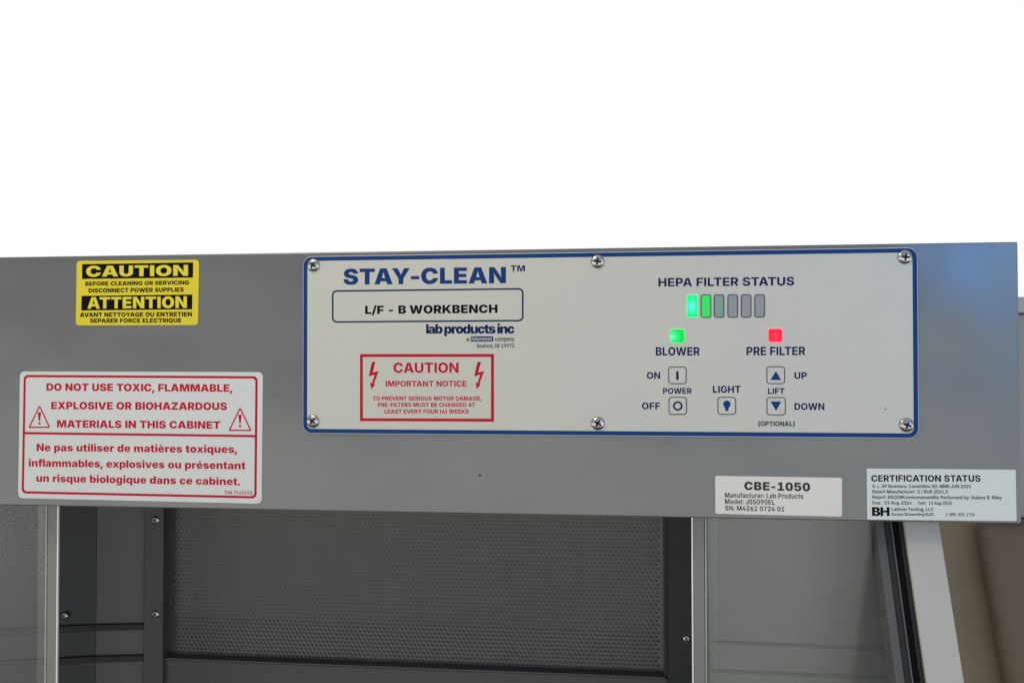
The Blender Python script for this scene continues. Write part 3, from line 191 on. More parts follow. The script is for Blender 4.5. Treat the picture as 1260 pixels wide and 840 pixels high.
 'c':'599|310 -10 268 -8 229 -1 193 10 160 25 130 44 105 67 82 94 64 123 49 156 39 191 32 229 30 270 32 310 39 348 49 384 64 417 82 446 105 473 130 495 160 515 193 530 229 541 268 548 310 550 337 549 363 546 388 542 412 535 434 527 454 518 473 506 491 494 512 474 530 453 545 428 554 409 561 388 566 366 570 343 393 319 389 339 383 356 376 371 367 384 356 394 343 401 329 405 313 406 288 402 266 391 249 372 236 345 230 324 226 299 225 271 226 243 230 218 236 196 249 169 266 150 288 138 313 134 329 135 343 140 356 147 367 157 376 170 384 185 390 203 394 223 570 200 567 176 561 154 554 133 545 113 530 89 513 66 492 47 474 34 455 23 434 13 412 5 389 -2 364 -6 338 -9',
 'd':'641|247 -8 218 -6 190 0 163 10 138 23 114 41 94 62 75 87 59 116 47 149 38 186 32 227 30 271 32 317 38 359 47 396 61 429 77 458 96 483 117 503 140 520 165 533 191 542 218 548 245 550 271 548 294 544 315 536 334 526 351 514 366 500 379 485 389 468 398 450 400 450 400 728 591 728 591 0 402 0 402 89 398 89 389 71 378 54 366 39 351 26 334 14 315 5 294 -2 272 -6|315 140 341 144 363 156 381 175 394 201 400 222 404 245 405 271 404 297 400 320 394 341 381 367 363 387 341 399 315 403 289 399 267 387 250 367 237 341 231 320 228 297 227 271 228 245 231 222 237 201 250 175 267 155 289 144',
 'e':'603|310 -10 268 -8 229 -2 193 9 161 24 131 42 105 64 83 90 64 120 49 153 39 189 32 228 30 270 32 310 39 348 49 384 64 417 83 446 105 473 131 495 160 515 192 530 227 541 264 548 305 550 334 549 363 545 390 539 415 531 439 520 461 508 482 493 500 476 517 457 532 436 544 413 555 388 563 362 569 333 573 303 574 272 574 226 90 226 90 333 485 333 396 310 393 341 386 367 373 388 356 403 334 412 307 415 280 412 258 403 240 387 228 367 220 341 217 311 217 233 219 210 223 190 229 173 244 151 263 136 286 128 314 125 333 126 351 130 367 137 380 147 391 159 398 173 567 151 559 127 548 105 535 85 519 66 501 49 480 34 457 21 431 10 404 1 374 -5 343 -9',
 'f':'419|394 543 394 403 10 403 10 543|98 0 98 564 100 595 104 624 112 650 122 673 135 693 150 710 168 725 189 737 211 746 236 753 263 757 292 758 316 757 339 756 362 753 392 748 412 744 387 606 376 608 363 610 350 611 337 612 314 609 299 600 291 585 289 566 289 0',
 'g':'643|310 -215 273 -214 239 -210 208 -205 179 -196 153 -186 129 -173 108 -159 90 -142 75 -124 63 -105 55 -84 49 -61 218 -38 223 -51 233 -63 247 -73 264 -80 285 -84 309 -86 338 -83 362 -76 381 -64 394 -47 402 -25 405 2 405 94 392 94 379 69 362 47 340 30 313 17 293 12 271 8 247 7 218 9 190 14 163 23 138 35 115 51 94 70 76 94 60 121 47 153 38 188 32 228 30 272 32 318 38 359 48 396 61 429 77 458 96 483 117 503 141 520 166 533 192 543 218 548 246 550 272 548 295 544 316 536 336 526 353 514 368 500 381 484 392 468 400 450 404 450 404 543 593 543 593 21 591 -16 584 -51 573 -81 558 -109 538 -134 515 -155 489 -174 459 -189 426 -200 390 -209 351 -214|315 145 341 148 363 160 381 178 394 204 400 224 404 247 405 272 404 298 400 321 394 342 381 368 363 387 341 399 315 403 289 399 267 387 250 368 237 342 231 321 228 298 227 272 228 247 231 224 237 203 250 178 267 160 289 148',
 'i':'291|50 0 50 543 241 543 241 0|145 598 120 600 97 609 77 624 62 642 53 663 50 686 53 710 62 731 77 749 97 764 120 772 145 775 170 772 193 764 213 749 229 731 238 710 241 686 238 663 229 642 213 624 193 609 170 600',
 'l':'268|38 0 38 728 229 728 229 0',
 'm':'938|50 0 50 543 226 543 237 399 224 399 231 425 240 448 250 468 262 486 280 506 300 523 321 535 344 543 368 548 393 550 420 548 445 541 468 529 487 512 505 490 520 462 533 427 544 385 524 385 532 414 541 439 553 462 566 481 587 503 609 521 633 534 659 543 685 548 712 550 737 549 761 544 783 537 803 527 822 515 839 500 853 483 865 463 875 442 882 418 886 393 887 366 887 0 696 0 696 318 694 341 688 360 678 375 656 391 628 396 609 394 592 386 578 375 568 359 562 340 560 318 560 0 378 0 378 319 376 341 369 360 359 375 337 391 309 396 290 394 273 386 259 375 249 359 243 340 241 317 241 0',
 'n':'643|241 304 241 0 50 0 50 543 230 543 234 403 225 403 237 433 251 461 267 486 287 508 310 526 338 539 369 547 404 550 432 548 458 543 482 535 505 524 524 510 542 493 557 473 570 452 580 428 587 402 591 374 593 345 593 0 402 0 402 305 400 331 393 353 381 370 365 383 346 391 322 394 299 391 279 383 263 370 251 353 244 330',
 'o':'622|311 -10 269 -8 230 -1 194 10 161 25 131 44 105 67 83 93 64 123 49 156 39 191 32 229 30 270 32 311 39 349 49 384 64 417 83 446 105 473 131 495 161 515 194 530 230 541 269 548 311 550 353 548 393 541 429 530 462 515 491 495 517 473 539 446 558 417 572 384 583 349 589 311 591 270 589 229 583 191 572 156 558 123 539 93 517 67 491 44 462 25 429 10 393 -1 353 -8|311 134 336 138 357 150 374 170 387 197 392 219 396 244 397 271 396 298 392 322 387 344 374 371 357 390 336 402 311 406 286 402 265 390 248 371 235 344 229 322 226 298 225 271 226 244 229 219 235 197 248 170 265 150 286 138',
 'p':'641|50 -204 50 543 239 543 239 451 244 451 252 468 263 485 276 500 290 514 307 526 326 536 347 544 371 548 397 550 424 548 451 542 477 533 501 520 525 503 546 483 564 458 581 429 594 396 604 359 609 317 611 271 609 227 604 186 595 149 582 116 566 87 548 62 527 41 504 23 479 10 452 0 424 -6 395 -8 370 -6 348 -2 327 5 308 14 291 26 276 39 258 62 244 88 241 88 241 -204|327 140 353 144 375 155 392 175 405 201 410 222 414 245 415 271 414 297 410 320 405 341 392 367 375 387 353 399 327 403 301 399 279 387 261 367 247 341 241 320 237 297 236 271 237 245 241 222 247 201 261 175 279 156 301 144',
 'q':'641|591 -204 400 -204 400 88 397 88 384 62 365 39 351 26 334 14 315 5 294 -2 272 -6 247 -8 218 -6 190 0 163 10 138 23 114 41 94 62 75 87 59 116 47 149 38 186 32 227 30 271 32 317 38 359 47 396 61 429 77 458 96 483 117 503 140 520 165 533 191 542 218 548 245 550 271 548 294 544 315 536 334 526 351 514 366 500 379 485 389 468 398 451 402 451 402 543 591 543|315 140 341 144 363 156 381 175 394 201 400 222 404 245 405 271 404 297 400 320 394 341 381 367 363 387 341 399 315 403 289 399 267 387 250 367 237 341 231 320 228 297 227 271 228 245 231 222 237 201 250 175 267 155 289 144',
 'r':'429|50 0 50 543 235 543 235 440 241 440 249 467 260 489 273 508 288 523 311 537 337 546 365 549 378 548 390 547 403 545 414 542 414 380 399 384 380 387 360 388 343 388 315 385 291 375 270 360 254 338 244 313 241 283 241 0',
 's':'582|291 -10 255 -9 222 -5 190 2 161 11 134 22 110 36 88 52 70 70 54 91 41 113 32 137 26 163 204 186 216 158 235 137 252 127 273 121 298 120 325 122 345 129 358 141 362 156 358 170 347 182 327 190 299 197 203 215 164 224 131 236 103 251 80 270 62 291 49 316 41 343 39 373 40 401 46 425 56 448 69 469 85 487 105 504 128 517 155 529 184 538 216 545 250 548 287 550 322 549 355 545 385 539 413 531 439 520 461 507 482 493 499 476 514 457 525 437 534 415 539 391 370 369 360 392 343 409 319 418 291 422 267 419 247 412 233 400 229 385 231 372 240 361 256 351 282 344 392 325 430 316 464 305 492 291 515 274 533 255 546 232 553 207 556 178 554 151 547 125 537 101 522 78 503 58 481 41 456 26 428 13 397 3 364 -4 329 -9',
 't':'398|369 543 369 403 10 403 10 543|82 674 273 674 273 175 275 159 282 147 294 141 312 139 323 139 338 140 352 142 361 144 382 6 361 2 341 -2 322 -5 293 -7 266 -7 223 -5 185 3 154 16 128 34 108 57 93 85 84 118 82 156',
 'u':'643|239 -7 211 -6 185 -1 161 7 139 19 119 33 101 50 86 69 73 91 63 115 56 141 52 168 50 197 50 543 241 543 241 237 243 212 250 190 262 172 278 159 297 151 321 149 344 151 364 159 380 172 392 190 399 212 402 239 402 543 593 543 593 0 413 0 409 140 418 140 406 109 392 82 376 57 356 34 333 16 305 3 274 -5',
 'v':'624|200 0 6 543 206 543 279 293 286 266 293 238 300 210 306 182 313 153 319 123 325 92 331 60 299 60 305 92 311 123 317 153 323 182 329 210 335 238 342 266 350 293 420 543 618 543 423 0',
 'x':'601|11 0 218 348 217 209 21 543 222 543 256 474 267 453 277 431 286 410 295 388 305 366 314 344 323 323 332 302 270 302 280 323 289 344 299 365 308 387 318 409 328 431 339 453 350 474 386 543 583 543 381 209 382 348 590 0 391 0 347 84 336 105 325 126 315 148 305 171 296 193 286 215 277 236 267 257 327 257 318 236 309 215 300 193 291 171 281 148 271 126 261 105 251 84 208 0',
 'è':'603|310 -10 268 -8 229 -2 193 9 161 24 131 42 105 64 83 90 64 120 49 153 39 189 32 228 30 270 32 310 39 348 49 384 64 417 83 446 105 473 131 495 160 515 192 530 227 541 264 548 305 550 334 549 363 545 390 539 415 531 439 520 461 508 482 493 500 476 517 457 532 436 544 413 555 388 563 362 569 333 573 303 574 272 574 226 90 226 90 333 485 333 396 310 393 341 386 367 373 388 356 403 334 412 307 415 280 412 258 403 240 387 228 367 220 341 217 311 217 233 219 210 223 190 229 173 244 151 263 136 286 128 314 125 333 126 351 130 367 137 380 147 391 159 398 173 567 151 559 127 548 105 535 85 519 66 501 49 480 34 457 21 431 10 404 1 374 -5 343 -9|241 609 130 768 296 768 367 609',
 'é':'603|310 -10 268 -8 229 -2 193 9 161 24 131 42 105 64 83 90 64 120 49 153 39 189 32 228 30 270 32 310 39 348 49 384 64 417 83 446 105 473 131 495 160 515 192 530 227 541 264 548 305 550 334 549 363 545 390 539 415 531 439 520 461 508 482 493 500 476 517 457 532 436 544 413 555 388 563 362 569 333 573 303 574 272 574 226 90 226 90 333 485 333 396 310 393 341 386 367 373 388 356 403 334 412 307 415 280 412 258 403 240 387 228 367 220 341 217 311 217 233 219 210 223 190 229 173 244 151 263 136 286 128 314 125 333 126 351 130 367 137 380 147 391 159 398 173 567 151 559 127 548 105 535 85 519 66 501 49 480 34 457 21 431 10 404 1 374 -5 343 -9|237 609 308 768 473 768 363 609',
},
'R': {
 ' ':'269|',
 ',':'269|31 -191 74 109 214 109 126 -191',
 '-':'647|487 357 487 245 158 245 158 357',
 '.':'269|135 -9 113 -6 94 2 77 15 64 32 56 51 53 73 56 94 64 114 77 131 94 144 113 151 135 154 157 151 177 144 194 131 207 114 215 94 217 73 215 51 207 32 194 15 177 2 157 -6',
 '/':'385|370 762 136 -109 15 -109 249 762',
 '0':'647|323 -10 280 -7 240 1 204 15 172 34 143 59 118 88 97 123 79 162 66 206 56 254 50 306 48 363 50 420 56 473 66 521 80 565 97 604 118 639 143 668 172 693 204 712 240 726 280 735 323 737 367 735 406 726 442 712 475 693 504 668 529 638 550 604 567 565 581 521 591 473 596 420 598 363 596 306 591 254 581 206 567 162 550 123 529 88 504 59 475 34 443 15 407 1 367 -7|323 108 352 111 377 121 399 137 413 153 425 172 435 195 444 222 450 252 455 286 458 323 459 363 458 404 455 442 450 475 444 506 435 532 425 556 413 575 399 591 377 607 352 617 323 620 295 617 270 607 248 591 234 575 222 556 211 532 203 506 196 475 192 442 189 404 188 363 189 323 192 286 196 252 203 222 211 195 222 172 234 153 248 137 270 121 295 111',
 '1':'647|90 0 90 115 576 115 576 0|423 728 423 0 282 0 282 602 277 602 109 483 109 614 269 728',
 '2':'647|72 0 72 102 328 346 350 368 369 389 386 407 400 425 412 443 421 460 430 487 433 516 432 537 427 556 418 573 400 594 377 610 359 617 339 622 317 623 295 622 275 617 256 609 233 592 216 569 208 550 204 530 202 507 67 507 69 541 75 572 85 602 99 629 117 653 137 675 161 693 188 709 217 721 249 730 283 736 319 737 355 736 389 730 421 722 451 710 477 695 501 677 521 657 539 634 552 609 562 583 568 554 570 524 568 497 563 471 555 444 545 424 533 403 517 380 499 356 477 331 451 303 420 272 386 239 269 122 269 117 580 117 580 0',
 '3':'647|315 -10 277 -8 242 -3 209 5 177 16 149 31 123 48 101 68 82 90 66 115 54 142 47 170 43 201 187 201 193 174 207 151 227 133 252 119 272 113 293 109 315 108 339 110 361 114 381 121 399 131 413 144 426 159 435 177 440 198 442 220 440 241 435 261 426 279 414 296 398 311 378 323 354 332 327 337 296 339 220 339 220 435 387 605 387 610 80 610 80 728 560 728 560 625 320 389 320 418 359 421 396 419 430 413 461 403 490 388 515 371 537 350 555 327 570 301 580 273 587 244 589 212 587 180 580 150 569 122 553 96 534 72 511 51 485 33 455 18 423 6 389 -3 353 -8',
 '4':'647|36 132 36 244 311 728 447 728 179 253 179 247 611 247 611 132|383 0 383 165 387 216 387 454 516 454 516 0',
 '5':'647|317 -10 281 -8 247 -3 216 6 186 17 159 32 134 50 113 70 95 92 80 117 69 143 63 172 60 201 198 201 203 174 215 150 234 131 258 116 276 109 296 105 317 104 341 105 363 111 383 121 401 133 416 149 428 168 438 189 443 212 445 237 443 263 437 286 428 308 415 327 400 343 382 356 361 366 338 372 313 374 292 372 271 368 250 361 231 351 215 340 202 327 74 348 110 728 543 728 543 610 228 610 208 422 212 422 227 438 247 452 270 464 296 473 324 479 354 480 378 479 401 476 423 471 445 463 465 453 484 442 501 428 517 413 532 396 545 378 556 358 565 337 573 314 578 291 581 266 582 241 580 205 574 172 563 141 549 111 530 85 508 61 483 40 455 23 424 8 391 -2 355 -8',
 '6':'647|325 -10 290 -8 257 -2 225 7 195 20 167 36 142 55 120 78 101 104 86 133 75 164 68 198 66 235 67 264 72 292 79 320 89 349 102 379 118 410 138 444 161 479 329 728 472 728 242 390 206 390 219 408 238 424 261 439 289 451 310 456 332 460 356 461 389 459 419 454 447 445 473 434 497 419 518 401 537 380 552 356 565 330 573 301 579 270 581 236 578 201 572 167 562 136 547 108 529 81 508 58 484 38 457 21 427 8 395 -2 361 -8|324 103 347 104 369 110 388 119 405 132 420 148 432 166 441 186 446 209 448 233 446 257 441 280 432 300 420 319 405 334 388 346 369 356 347 361 324 363 301 361 280 356 261 347 243 334 229 319 217 301 208 280 203 258 201 234 203 209 208 187 217 166 229 148 243 132 261 119 280 110 301 104',
 '7':'647|122 0 427 605 427 610 72 610 72 728 575 728 575 608 269 0',
 '8':'647|323 -10 284 -8 247 -3 212 5 180 17 151 32 125 49 102 68 83 90 67 114 56 139 50 167 47 195 50 225 57 253 68 279 83 303 102 325 123 343 148 358 174 369 202 376 202 380 175 389 150 401 128 418 109 438 94 461 83 487 76 513 74 542 76 570 82 595 92 620 106 643 124 663 144 682 168 698 195 712 224 723 255 731 288 736 323 737 358 736 391 731 422 723 451 712 478 698 501 682 522 663 540 642 554 620 564 595 570 569 572 542 570 513 563 486 552 461 536 438 517 417 495 401 471 389 444 380 444 376 472 369 498 358 522 343 544 325 563 303 578 279 590 253 597 225 599 195 597 167 590 139 579 114 563 90 544 68 521 49 495 32 465 17 433 5 399 -3 362 -8|323 97 348 98 370 103 391 110 408 121 423 134 436 149 445 166 450 185 452 206 450 227 444 247 435 265 422 281 407 294 389 305 369 313 347 318 323 320 299 318 277 313 256 305 238 294 223 281 211 265 201 247 196 227 194 206 196 185 201 166 210 149 222 134 237 121 255 111 275 103 298 98|323 425 353 428 380 438 402 454 419 474 430 499 434 528 430 556 420 580 403 600 381 615 363 622 344 627 323 628 302 627 283 622 265 615 243 600 226 580 216 556 212 528 216 499 226 474 243 454 265 438 283 431 302 426',
 '9':'647|321 737 356 735 390 730 422 721 452 708 480 692 505 672 526 649 545 624 561 595 572 563 578 529 581 492 579 464 575 436 568 407 558 379 545 349 528 317 509 284 486 248 318 0 174 0 404 337 441 337 428 320 409 303 385 289 357 277 336 271 314 268 290 267 258 269 228 274 199 282 173 294 149 309 128 327 110 348 94 371 82 398 73 427 68 458 66 492 68 527 74 560 84 591 99 620 117 646 138 669 163 689 190 706 220 720 252 730 285 735|322 625 299 623 278 618 258 608 241 595 227 580 215 562 206 541 201 519 199 495 201 470 206 448 215 427 227 409 241 394 258 381 278 372 299 366 322 364 345 366 366 372 386 381 403 393 418 409 430 427 439 447 444 470 446 494 444 518 439 541 430 562 418 580 403 595 386 608 367 618 345 623',
 ':':'269|135 -9 113 -6 94 2 77 15 64 32 56 51 53 73 56 94 64 114 77 131 94 144 113 151 135 154 157 151 177 144 194 131 207 114 215 94 217 73 215 51 207 32 194 15 177 2 157 -6|135 358 113 360 94 368 77 381 64 398 56 418 53 439 56 461 64 480 77 497 94 510 113 518 135 521 157 518 177 510 194 497 207 480 215 461 217 439 215 418 207 398 194 381 177 368 157 360',
 'A':'739|24 0 275 728 458 728 715 0 558 0 437 362 427 395 416 429 406 466 395 504 384 544 373 586 362 631 350 677 380 677 369 630 357 586 347 543 336 503 326 465 317 428 307 394 297 362 180 0|176 173 176 286 563 286 563 173',
 'B':'661|69 0 69 728 353 728 392 726 426 721 458 714 486 703 510 690 532 674 550 656 565 636 576 614 585 591 590 566 591 540 589 512 584 487 574 464 561 445 546 427 528 413 508 401 486 391 462 384 462 377 488 373 514 366 538 354 561 337 580 317 597 293 607 272 614 250 618 226 620 200 618 172 613 146 604 121 592 97 576 76 557 57 535 40 509 26 479 15 447 7 410 2 371 0|210 117 345 117 377 119 404 124 426 132 444 144 461 163 471 186 475 212 471 242 459 268 441 290 416 307 396 315 373 320 349 321 210 321|210 420 334 420 355 421 374 425 393 432 416 447 434 466 445 490 449 519 446 544 436 566 420 585 398 600 370 608 336 611 210 611',
 'C':'738|383 -10 337 -7 292 1 251 15 211 34 175 59 143 88 115 123 91 162 72 206 59 254 50 307 48 363 50 420 59 473 73 521 92 565 116 605 144 639 176 669 212 693 251 712 293 726 337 735 383 737 414 736 443 733 471 728 498 720 523 711 548 699 570 686 592 670 611 653 629 633 645 612 659 590 671 565 681 539 689 511 694 481 551 481 543 511 531 536 515 559 495 577 472 592 446 603 427 607 407 610 386 611 358 609 332 604 307 595 284 582 263 566 245 547 229 524 215 498 205 469 197 437 192 401 191 363 192 325 197 289 205 257 216 228 229 202 245 179 264 160 285 144 307 132 332 123 358 118 386 116 406 117 426 120 445 125 471 136 494 151 515 169 531 191 543 217 551 246 695 246 690 221 684 196 675 172 664 149 651 126 635 105 618 86 599 67 578 50 556 35 531 22 505 11 477 2 447 -5 416 -8',
 'D':'722|321 0 134 0 134 122 314 122 349 124 381 129 410 137 436 148 458 163 478 181 495 203 509 228 520 257 528 289 532 325 534 364 532 404 528 439 520 471 509 500 495 525 478 546 459 565 436 579 410 591 382 599 350 604 316 605 130 605 130 728 324 728 377 725 426 717 471 703 512 684 549 660 581 631 609 597 632 559 651 516 664 470 672 419 674 364 672 310 664 259 651 212 632 169 609 131 581 97 548 68 511 44 469 25 424 11 374 3|210 728 210 0 69 0 69 728',
 'E':'607|69 0 69 728 550 728 550 609 210 609 210 426 524 426 524 309 210 309 210 118 551 118 551 0',
 'I':'279|69 0 69 728 210 728 210 0',
 'J':'582|275 -10 223 -6 176 5 135 23 100 49 71 82 51 121 39 166 35 217 35 259 177 259 177 215 180 182 189 155 203 133 223 118 247 108 275 105 304 108 327 118 347 133 362 155 371 182 373 216 373 728 514 728 514 218 510 166 498 121 478 82 450 49 415 23 374 5 328 -6',
 'K':'713|173 170 173 301 188 327 203 352 217 375 232 397 248 420 265 442 278 459 293 477 308 496 323 515 507 728 681 728 373 375 362 379|69 0 69 728 210 728 210 522 208 341 210 271 210 0|520 0 298 334 387 440 687 0',
 'L':'565|69 0 69 728 210 728 210 118 527 118 527 0',
 'M':'928|69 0 69 728 285 728 411 377 416 361 421 341 427 319 433 295 440 269 446 243 453 216 459 189 464 163 470 138 475 115 479 95 451 95 455 115 460 137 465 162 471 188 477 214 483 241 489 268 496 294 502 318 508 341 514 360 519 377 643 728 859 728 859 0 717 0 717 353 718 379 718 411 719 435 719 459 720 486 721 512 721 539 722 566 723 593 723 618 723 643 733 643 726 616 719 589 712 561 704 534 697 506 689 480 682 454 674 430 667 407 658 377 650 353 524 0 404 0 276 353 268 377 259 407 252 429 245 453 237 478 230 505 222 532 214 560 206 588 199 616 192 643 203 643 203 619 204 595 204 569 205 542 206 515 206 488 207 462 208 436 208 412 209 390 209 370 209 353 209 0',
 'N':'761|69 0 69 728 227 728 466 346 477 328 489 308 501 287 513 264 525 240 537 215 547 194 556 172 566 149 575 125 560 125 558 153 556 181 554 211 552 240 551 269 549 296 549 322 548 345 548 365 548 728 692 728 692 0 533 0 317 345 302 369 289 393 275 416 262 440 248 466 234 493 223 516 211 540 197 567 183 596 201 596 203 570 204 544 206 519 207 495 209 464 210 435 212 408 213 384 213 363 213 345 213 0',
 'P':'647|69 0 69 728 348 728 388 726 425 720 458 710 489 696 516 679 539 659 560 636 576 610 590 581 599 551 605 518 606 484 605 449 599 417 589 386 576 358 559 332 539 309 515 289 487 272 457 259 423 249 385 243 345 241 163 241 163 356 324 356 353 358 379 363 401 372 420 385 435 400 446 418 454 438 459 460 461 484 459 508 454 530 446 550 435 567 420 582 401 594 379 603 353 608 323 610 210 610 210 0',
 'R':'655|69 0 69 728 348 728 388 726 425 720 458 711 489 698 516 682 539 663 560 641 576 616 590 588 599 559 605 527 606 492 605 458 599 426 589 397 576 370 559 345 539 324 515 306 487 290 457 278 423 270 385 264 345 263 152 263 152 378 324 378 353 380 379 384 401 391 420 401 435 414 446 430 454 448 459 469 461 492 459 516 454 538 446 556 435 572 420 586 401 596 379 604 353 609 323 610 210 610 210 0|475 0 299 331 452 331 633 0',
 'S':'653|331 -11 289 -9 251 -4 214 4 181 16 151 31 124 49 101 70 82 94 66 121 54 152 47 185 43 221 182 221 186 198 193 177 204 159 219 144 236 131 257 122 279 115 304 111 330 109 356 111 380 115 402 121 421 131 437 142 450 156 463 180 467 207 464 231 452 251 433 267 408 281 388 289 365 296 340 303 259 323 215 336 177 352 143 371 115 394 92 420 76 449 66 483 63 520 65 552 72 581 83 609 98 634 117 657 140 678 166 695 195 710 226 722 260 731 296 736 334 737 372 736 408 730 442 722 472 710 501 695 525 677 547 657 565 634 580 609 591 582 597 554 600 523 463 523 457 551 443 574 424 593 405 604 383 612 359 616 332 618 307 617 285 613 265 606 240 593 222 575 211 553 207 529 212 503 225 482 245 466 269 452 288 445 307 439 327 434 394 417 422 410 450 401 476 390 501 378 524 364 545 348 564 330 580 310 593 287 602 263 608 236 610 206 608 174 601 145 591 117 577 92 558 69 536 48 511 31 481 16 448 4 413 -4 373 -9',
 'T':'665|38 609 38 728 626 728 626 609 403 609 403 0 262 0 262 609',
 'U':'734|367 -10 323 -8 283 -2 245 8 210 23 178 41 150 63 126 88 106 116 90 147 78 180 71 216 69 254 69 728 210 728 210 266 213 238 219 212 230 188 244 167 263 149 284 135 309 124 337 118 367 115 397 118 425 124 450 135 471 149 489 167 504 188 515 212 521 238 523 266 523 728 665 728 665 254 663 216 656 180 644 147 628 116 607 88 583 63 555 41 523 23 489 8 451 -2 410 -8',
 'a':'578|217 -11 192 -10 168 -6 145 0 124 8 98 22 76 40 59 63 48 82 41 103 36 127 35 153 37 182 42 207 52 229 64 248 80 265 98 278 118 290 141 299 164 306 189 312 215 317 241 320 271 323 297 326 318 329 344 334 361 342 372 353 375 369 375 371 372 394 365 413 352 428 335 439 312 446 285 449 258 446 234 440 214 429 198 416 186 400 178 383 50 406 59 429 70 450 83 469 98 487 116 502 135 515 156 527 179 536 204 543 230 549 257 552 285 553 313 552 341 548 368 543 394 535 419 524 441 511 462 495 479 476 494 454 503 435 509 414 512 391 514 366 514 0 382 0 382 76 377 76 362 52 342 31 327 19 309 9 289 1 268 -6 243 -10|255 88 278 90 299 95 318 103 343 120 361 142 372 167 376 195 376 257 368 252 356 248 341 244 325 241 308 238 291 235 276 233 263 231 237 226 214 218 195 208 180 194 171 177 168 156 171 136 179 119 193 106 210 96 231 90',
 'b':'628|363 -9 335 -8 309 -3 287 6 268 17 251 30 237 44 220 66 208 87 200 87 200 0 64 0 64 728 203 728 203 455 208 455 220 476 236 498 250 513 266 526 286 537 308 546 334 551 364 553 394 551 423 545 450 535 476 521 500 503 521 482 540 456 557 427 570 394 579 357 585 316 587 272 585 228 579 188 570 152 557 119 541 89 523 64 501 42 478 23 451 9 424 -1 394 -7|322 103 348 105 370 112 390 125 406 141 420 161 431 185 437 205 441 226 444 249 445 272 444 296 441 319 437 340 431 359 420 383 406 403 390 419 370 431 348 438 322 441 298 438 275 431 256 420 239 404 225 384 214 361 208 342 204 320 201 297 200 272 201 248 204 225 208 203 214 184 225 160 239 140 256 124 276 112 298 105',
 'c':'586|305 -11 266 -9 230 -2 196 9 165 24 137 44 113 67 91 93 73 123 59 156 49 192 43 230 41 270 43 311 49 350 59 386 73 419 91 449 113 475 137 498 165 517 196 533 230 544 266 551 305 553 329 552 351 550 373 546 393 540 419 531 443 519 465 505 484 489 502 470 517 449 529 427 539 402 545 375 416 350 410 370 402 388 391 404 378 417 364 428 347 436 328 441 307 442 281 440 258 433 238 420 221 404 207 384 196 360 190 340 186 318 183 295 182 271 183 247 186 224 190 203 196 183 207 159 221 139 238 122 258 109 281 102 307 100 328 101 347 106 364 114 380 125 393 139 403 156 412 175 417 196 546 171 540 143 530 118 518 95 503 74 485 55 466 38 444 23 420 11 394 2 373 -4 351 -8 329 -10',
 'd':'628|265 -9 234 -7 204 -1 177 9 151 23 126 42 105 64 86 89 70 119 58 152 49 188 43 228 41 272 43 316 49 357 58 394 71 427 88 456 107 482 128 503 152 521 178 535 205 545 234 551 264 553 294 551 320 546 342 537 361 526 378 513 392 498 408 476 420 455 425 455 425 728 563 728 563 0 427 0 427 87 420 87 408 66 391 44 377 30 360 17 341 6 319 -3 293 -8|305 103 330 105 352 112 372 124 389 140 402 160 413 184 420 203 424 225 427 248 428 272 427 297 424 320 420 342 414 361 403 384 389 404 372 420 353 431 330 438 305 441 280 438 258 431 238 419 221 403 208 383 197 359 191 340 187 319 184 296 183 272 184 249 187 226 191 205 197 185 208 161 222 141 238 125 258 112 280 105',
 'e':'594|309 -11 269 -9 232 -2 197 9 166 24 138 43 113 65 91 91 73 121 59 154 49 190 43 228 41 270 43 311 49 349 59 385 73 418 91 448 112 474 136 497 164 517 194 533 227 544 263 551 301 553 327 552 352 549 376 543 399 536 421 527 442 515 462 501 480 485 497 467 511 447 524 424 535 399 544 372 550 343 554 311 555 276 555 236 101 236 101 326 487 326 422 301 420 329 416 354 408 378 398 398 384 415 368 429 349 439 327 445 302 447 277 445 255 439 235 428 218 415 204 398 193 379 185 357 180 333 178 308 178 245 180 214 186 187 195 163 208 142 223 125 242 112 263 103 286 97 311 95 336 97 359 103 379 112 397 125 410 142 420 162 546 138 539 116 528 96 516 77 501 60 484 44 465 30 443 18 420 8 395 0 368 -6 339 -10',
 'f':'394|361 546 361 439 10 439 10 546|108 0 108 592 109 619 113 644 121 666 131 686 148 709 169 728 193 743 214 751 235 757 258 761 282 762 304 761 324 759 343 756 367 751 384 747 357 641 348 643 336 646 323 648 309 648 280 644 260 632 249 612 246 585 246 0',
 'g':'629|304 -216 272 -215 241 -212 213 -206 187 -199 163 -190 142 -179 123 -166 106 -152 87 -132 72 -109 62 -85 180 -49 190 -64 203 -79 220 -92 242 -104 260 -109 280 -112 304 -113 331 -112 355 -107 376 -98 394 -87 409 -72 419 -53 426 -31 428 -4 428 97 417 97 405 76 389 55 375 43 359 31 340 21 318 14 293 9 264 8 234 10 205 15 178 24 152 37 128 54 106 74 87 98 71 125 58 157 49 192 43 231 41 274 43 318 49 358 58 395 72 427 88 456 107 482 129 503 153 521 179 535 206 545 235 551 265 553 295 551 321 546 343 537 363 526 379 513 393 498 410 476 422 455 429 455 429 546 565 546 565 2 563 -33 557 -65 546 -94 531 -120 513 -142 491 -162 467 -179 439 -192 408 -202 376 -210 341 -214|306 115 331 117 353 123 372 134 389 148 403 167 414 189 422 214 427 243 428 275 427 299 425 322 420 343 414 362 403 385 389 404 373 420 353 431 331 438 306 441 281 438 258 431 238 419 222 403 208 383 197 360 190 334 185 306 183 275 185 244 190 216 197 190 208 168 222 149 239 135 258 124 281 117',
 'i':'267|64 0 64 546 203 546 203 0|134 619 113 622 95 629 79 641 62 665 56 692 62 721 79 744 95 756 113 763 134 765 154 763 172 756 189 744 206 721 212 692 206 665 189 641 172 629 154 622',
 'l':'249|55 0 55 728 194 728 194 0',
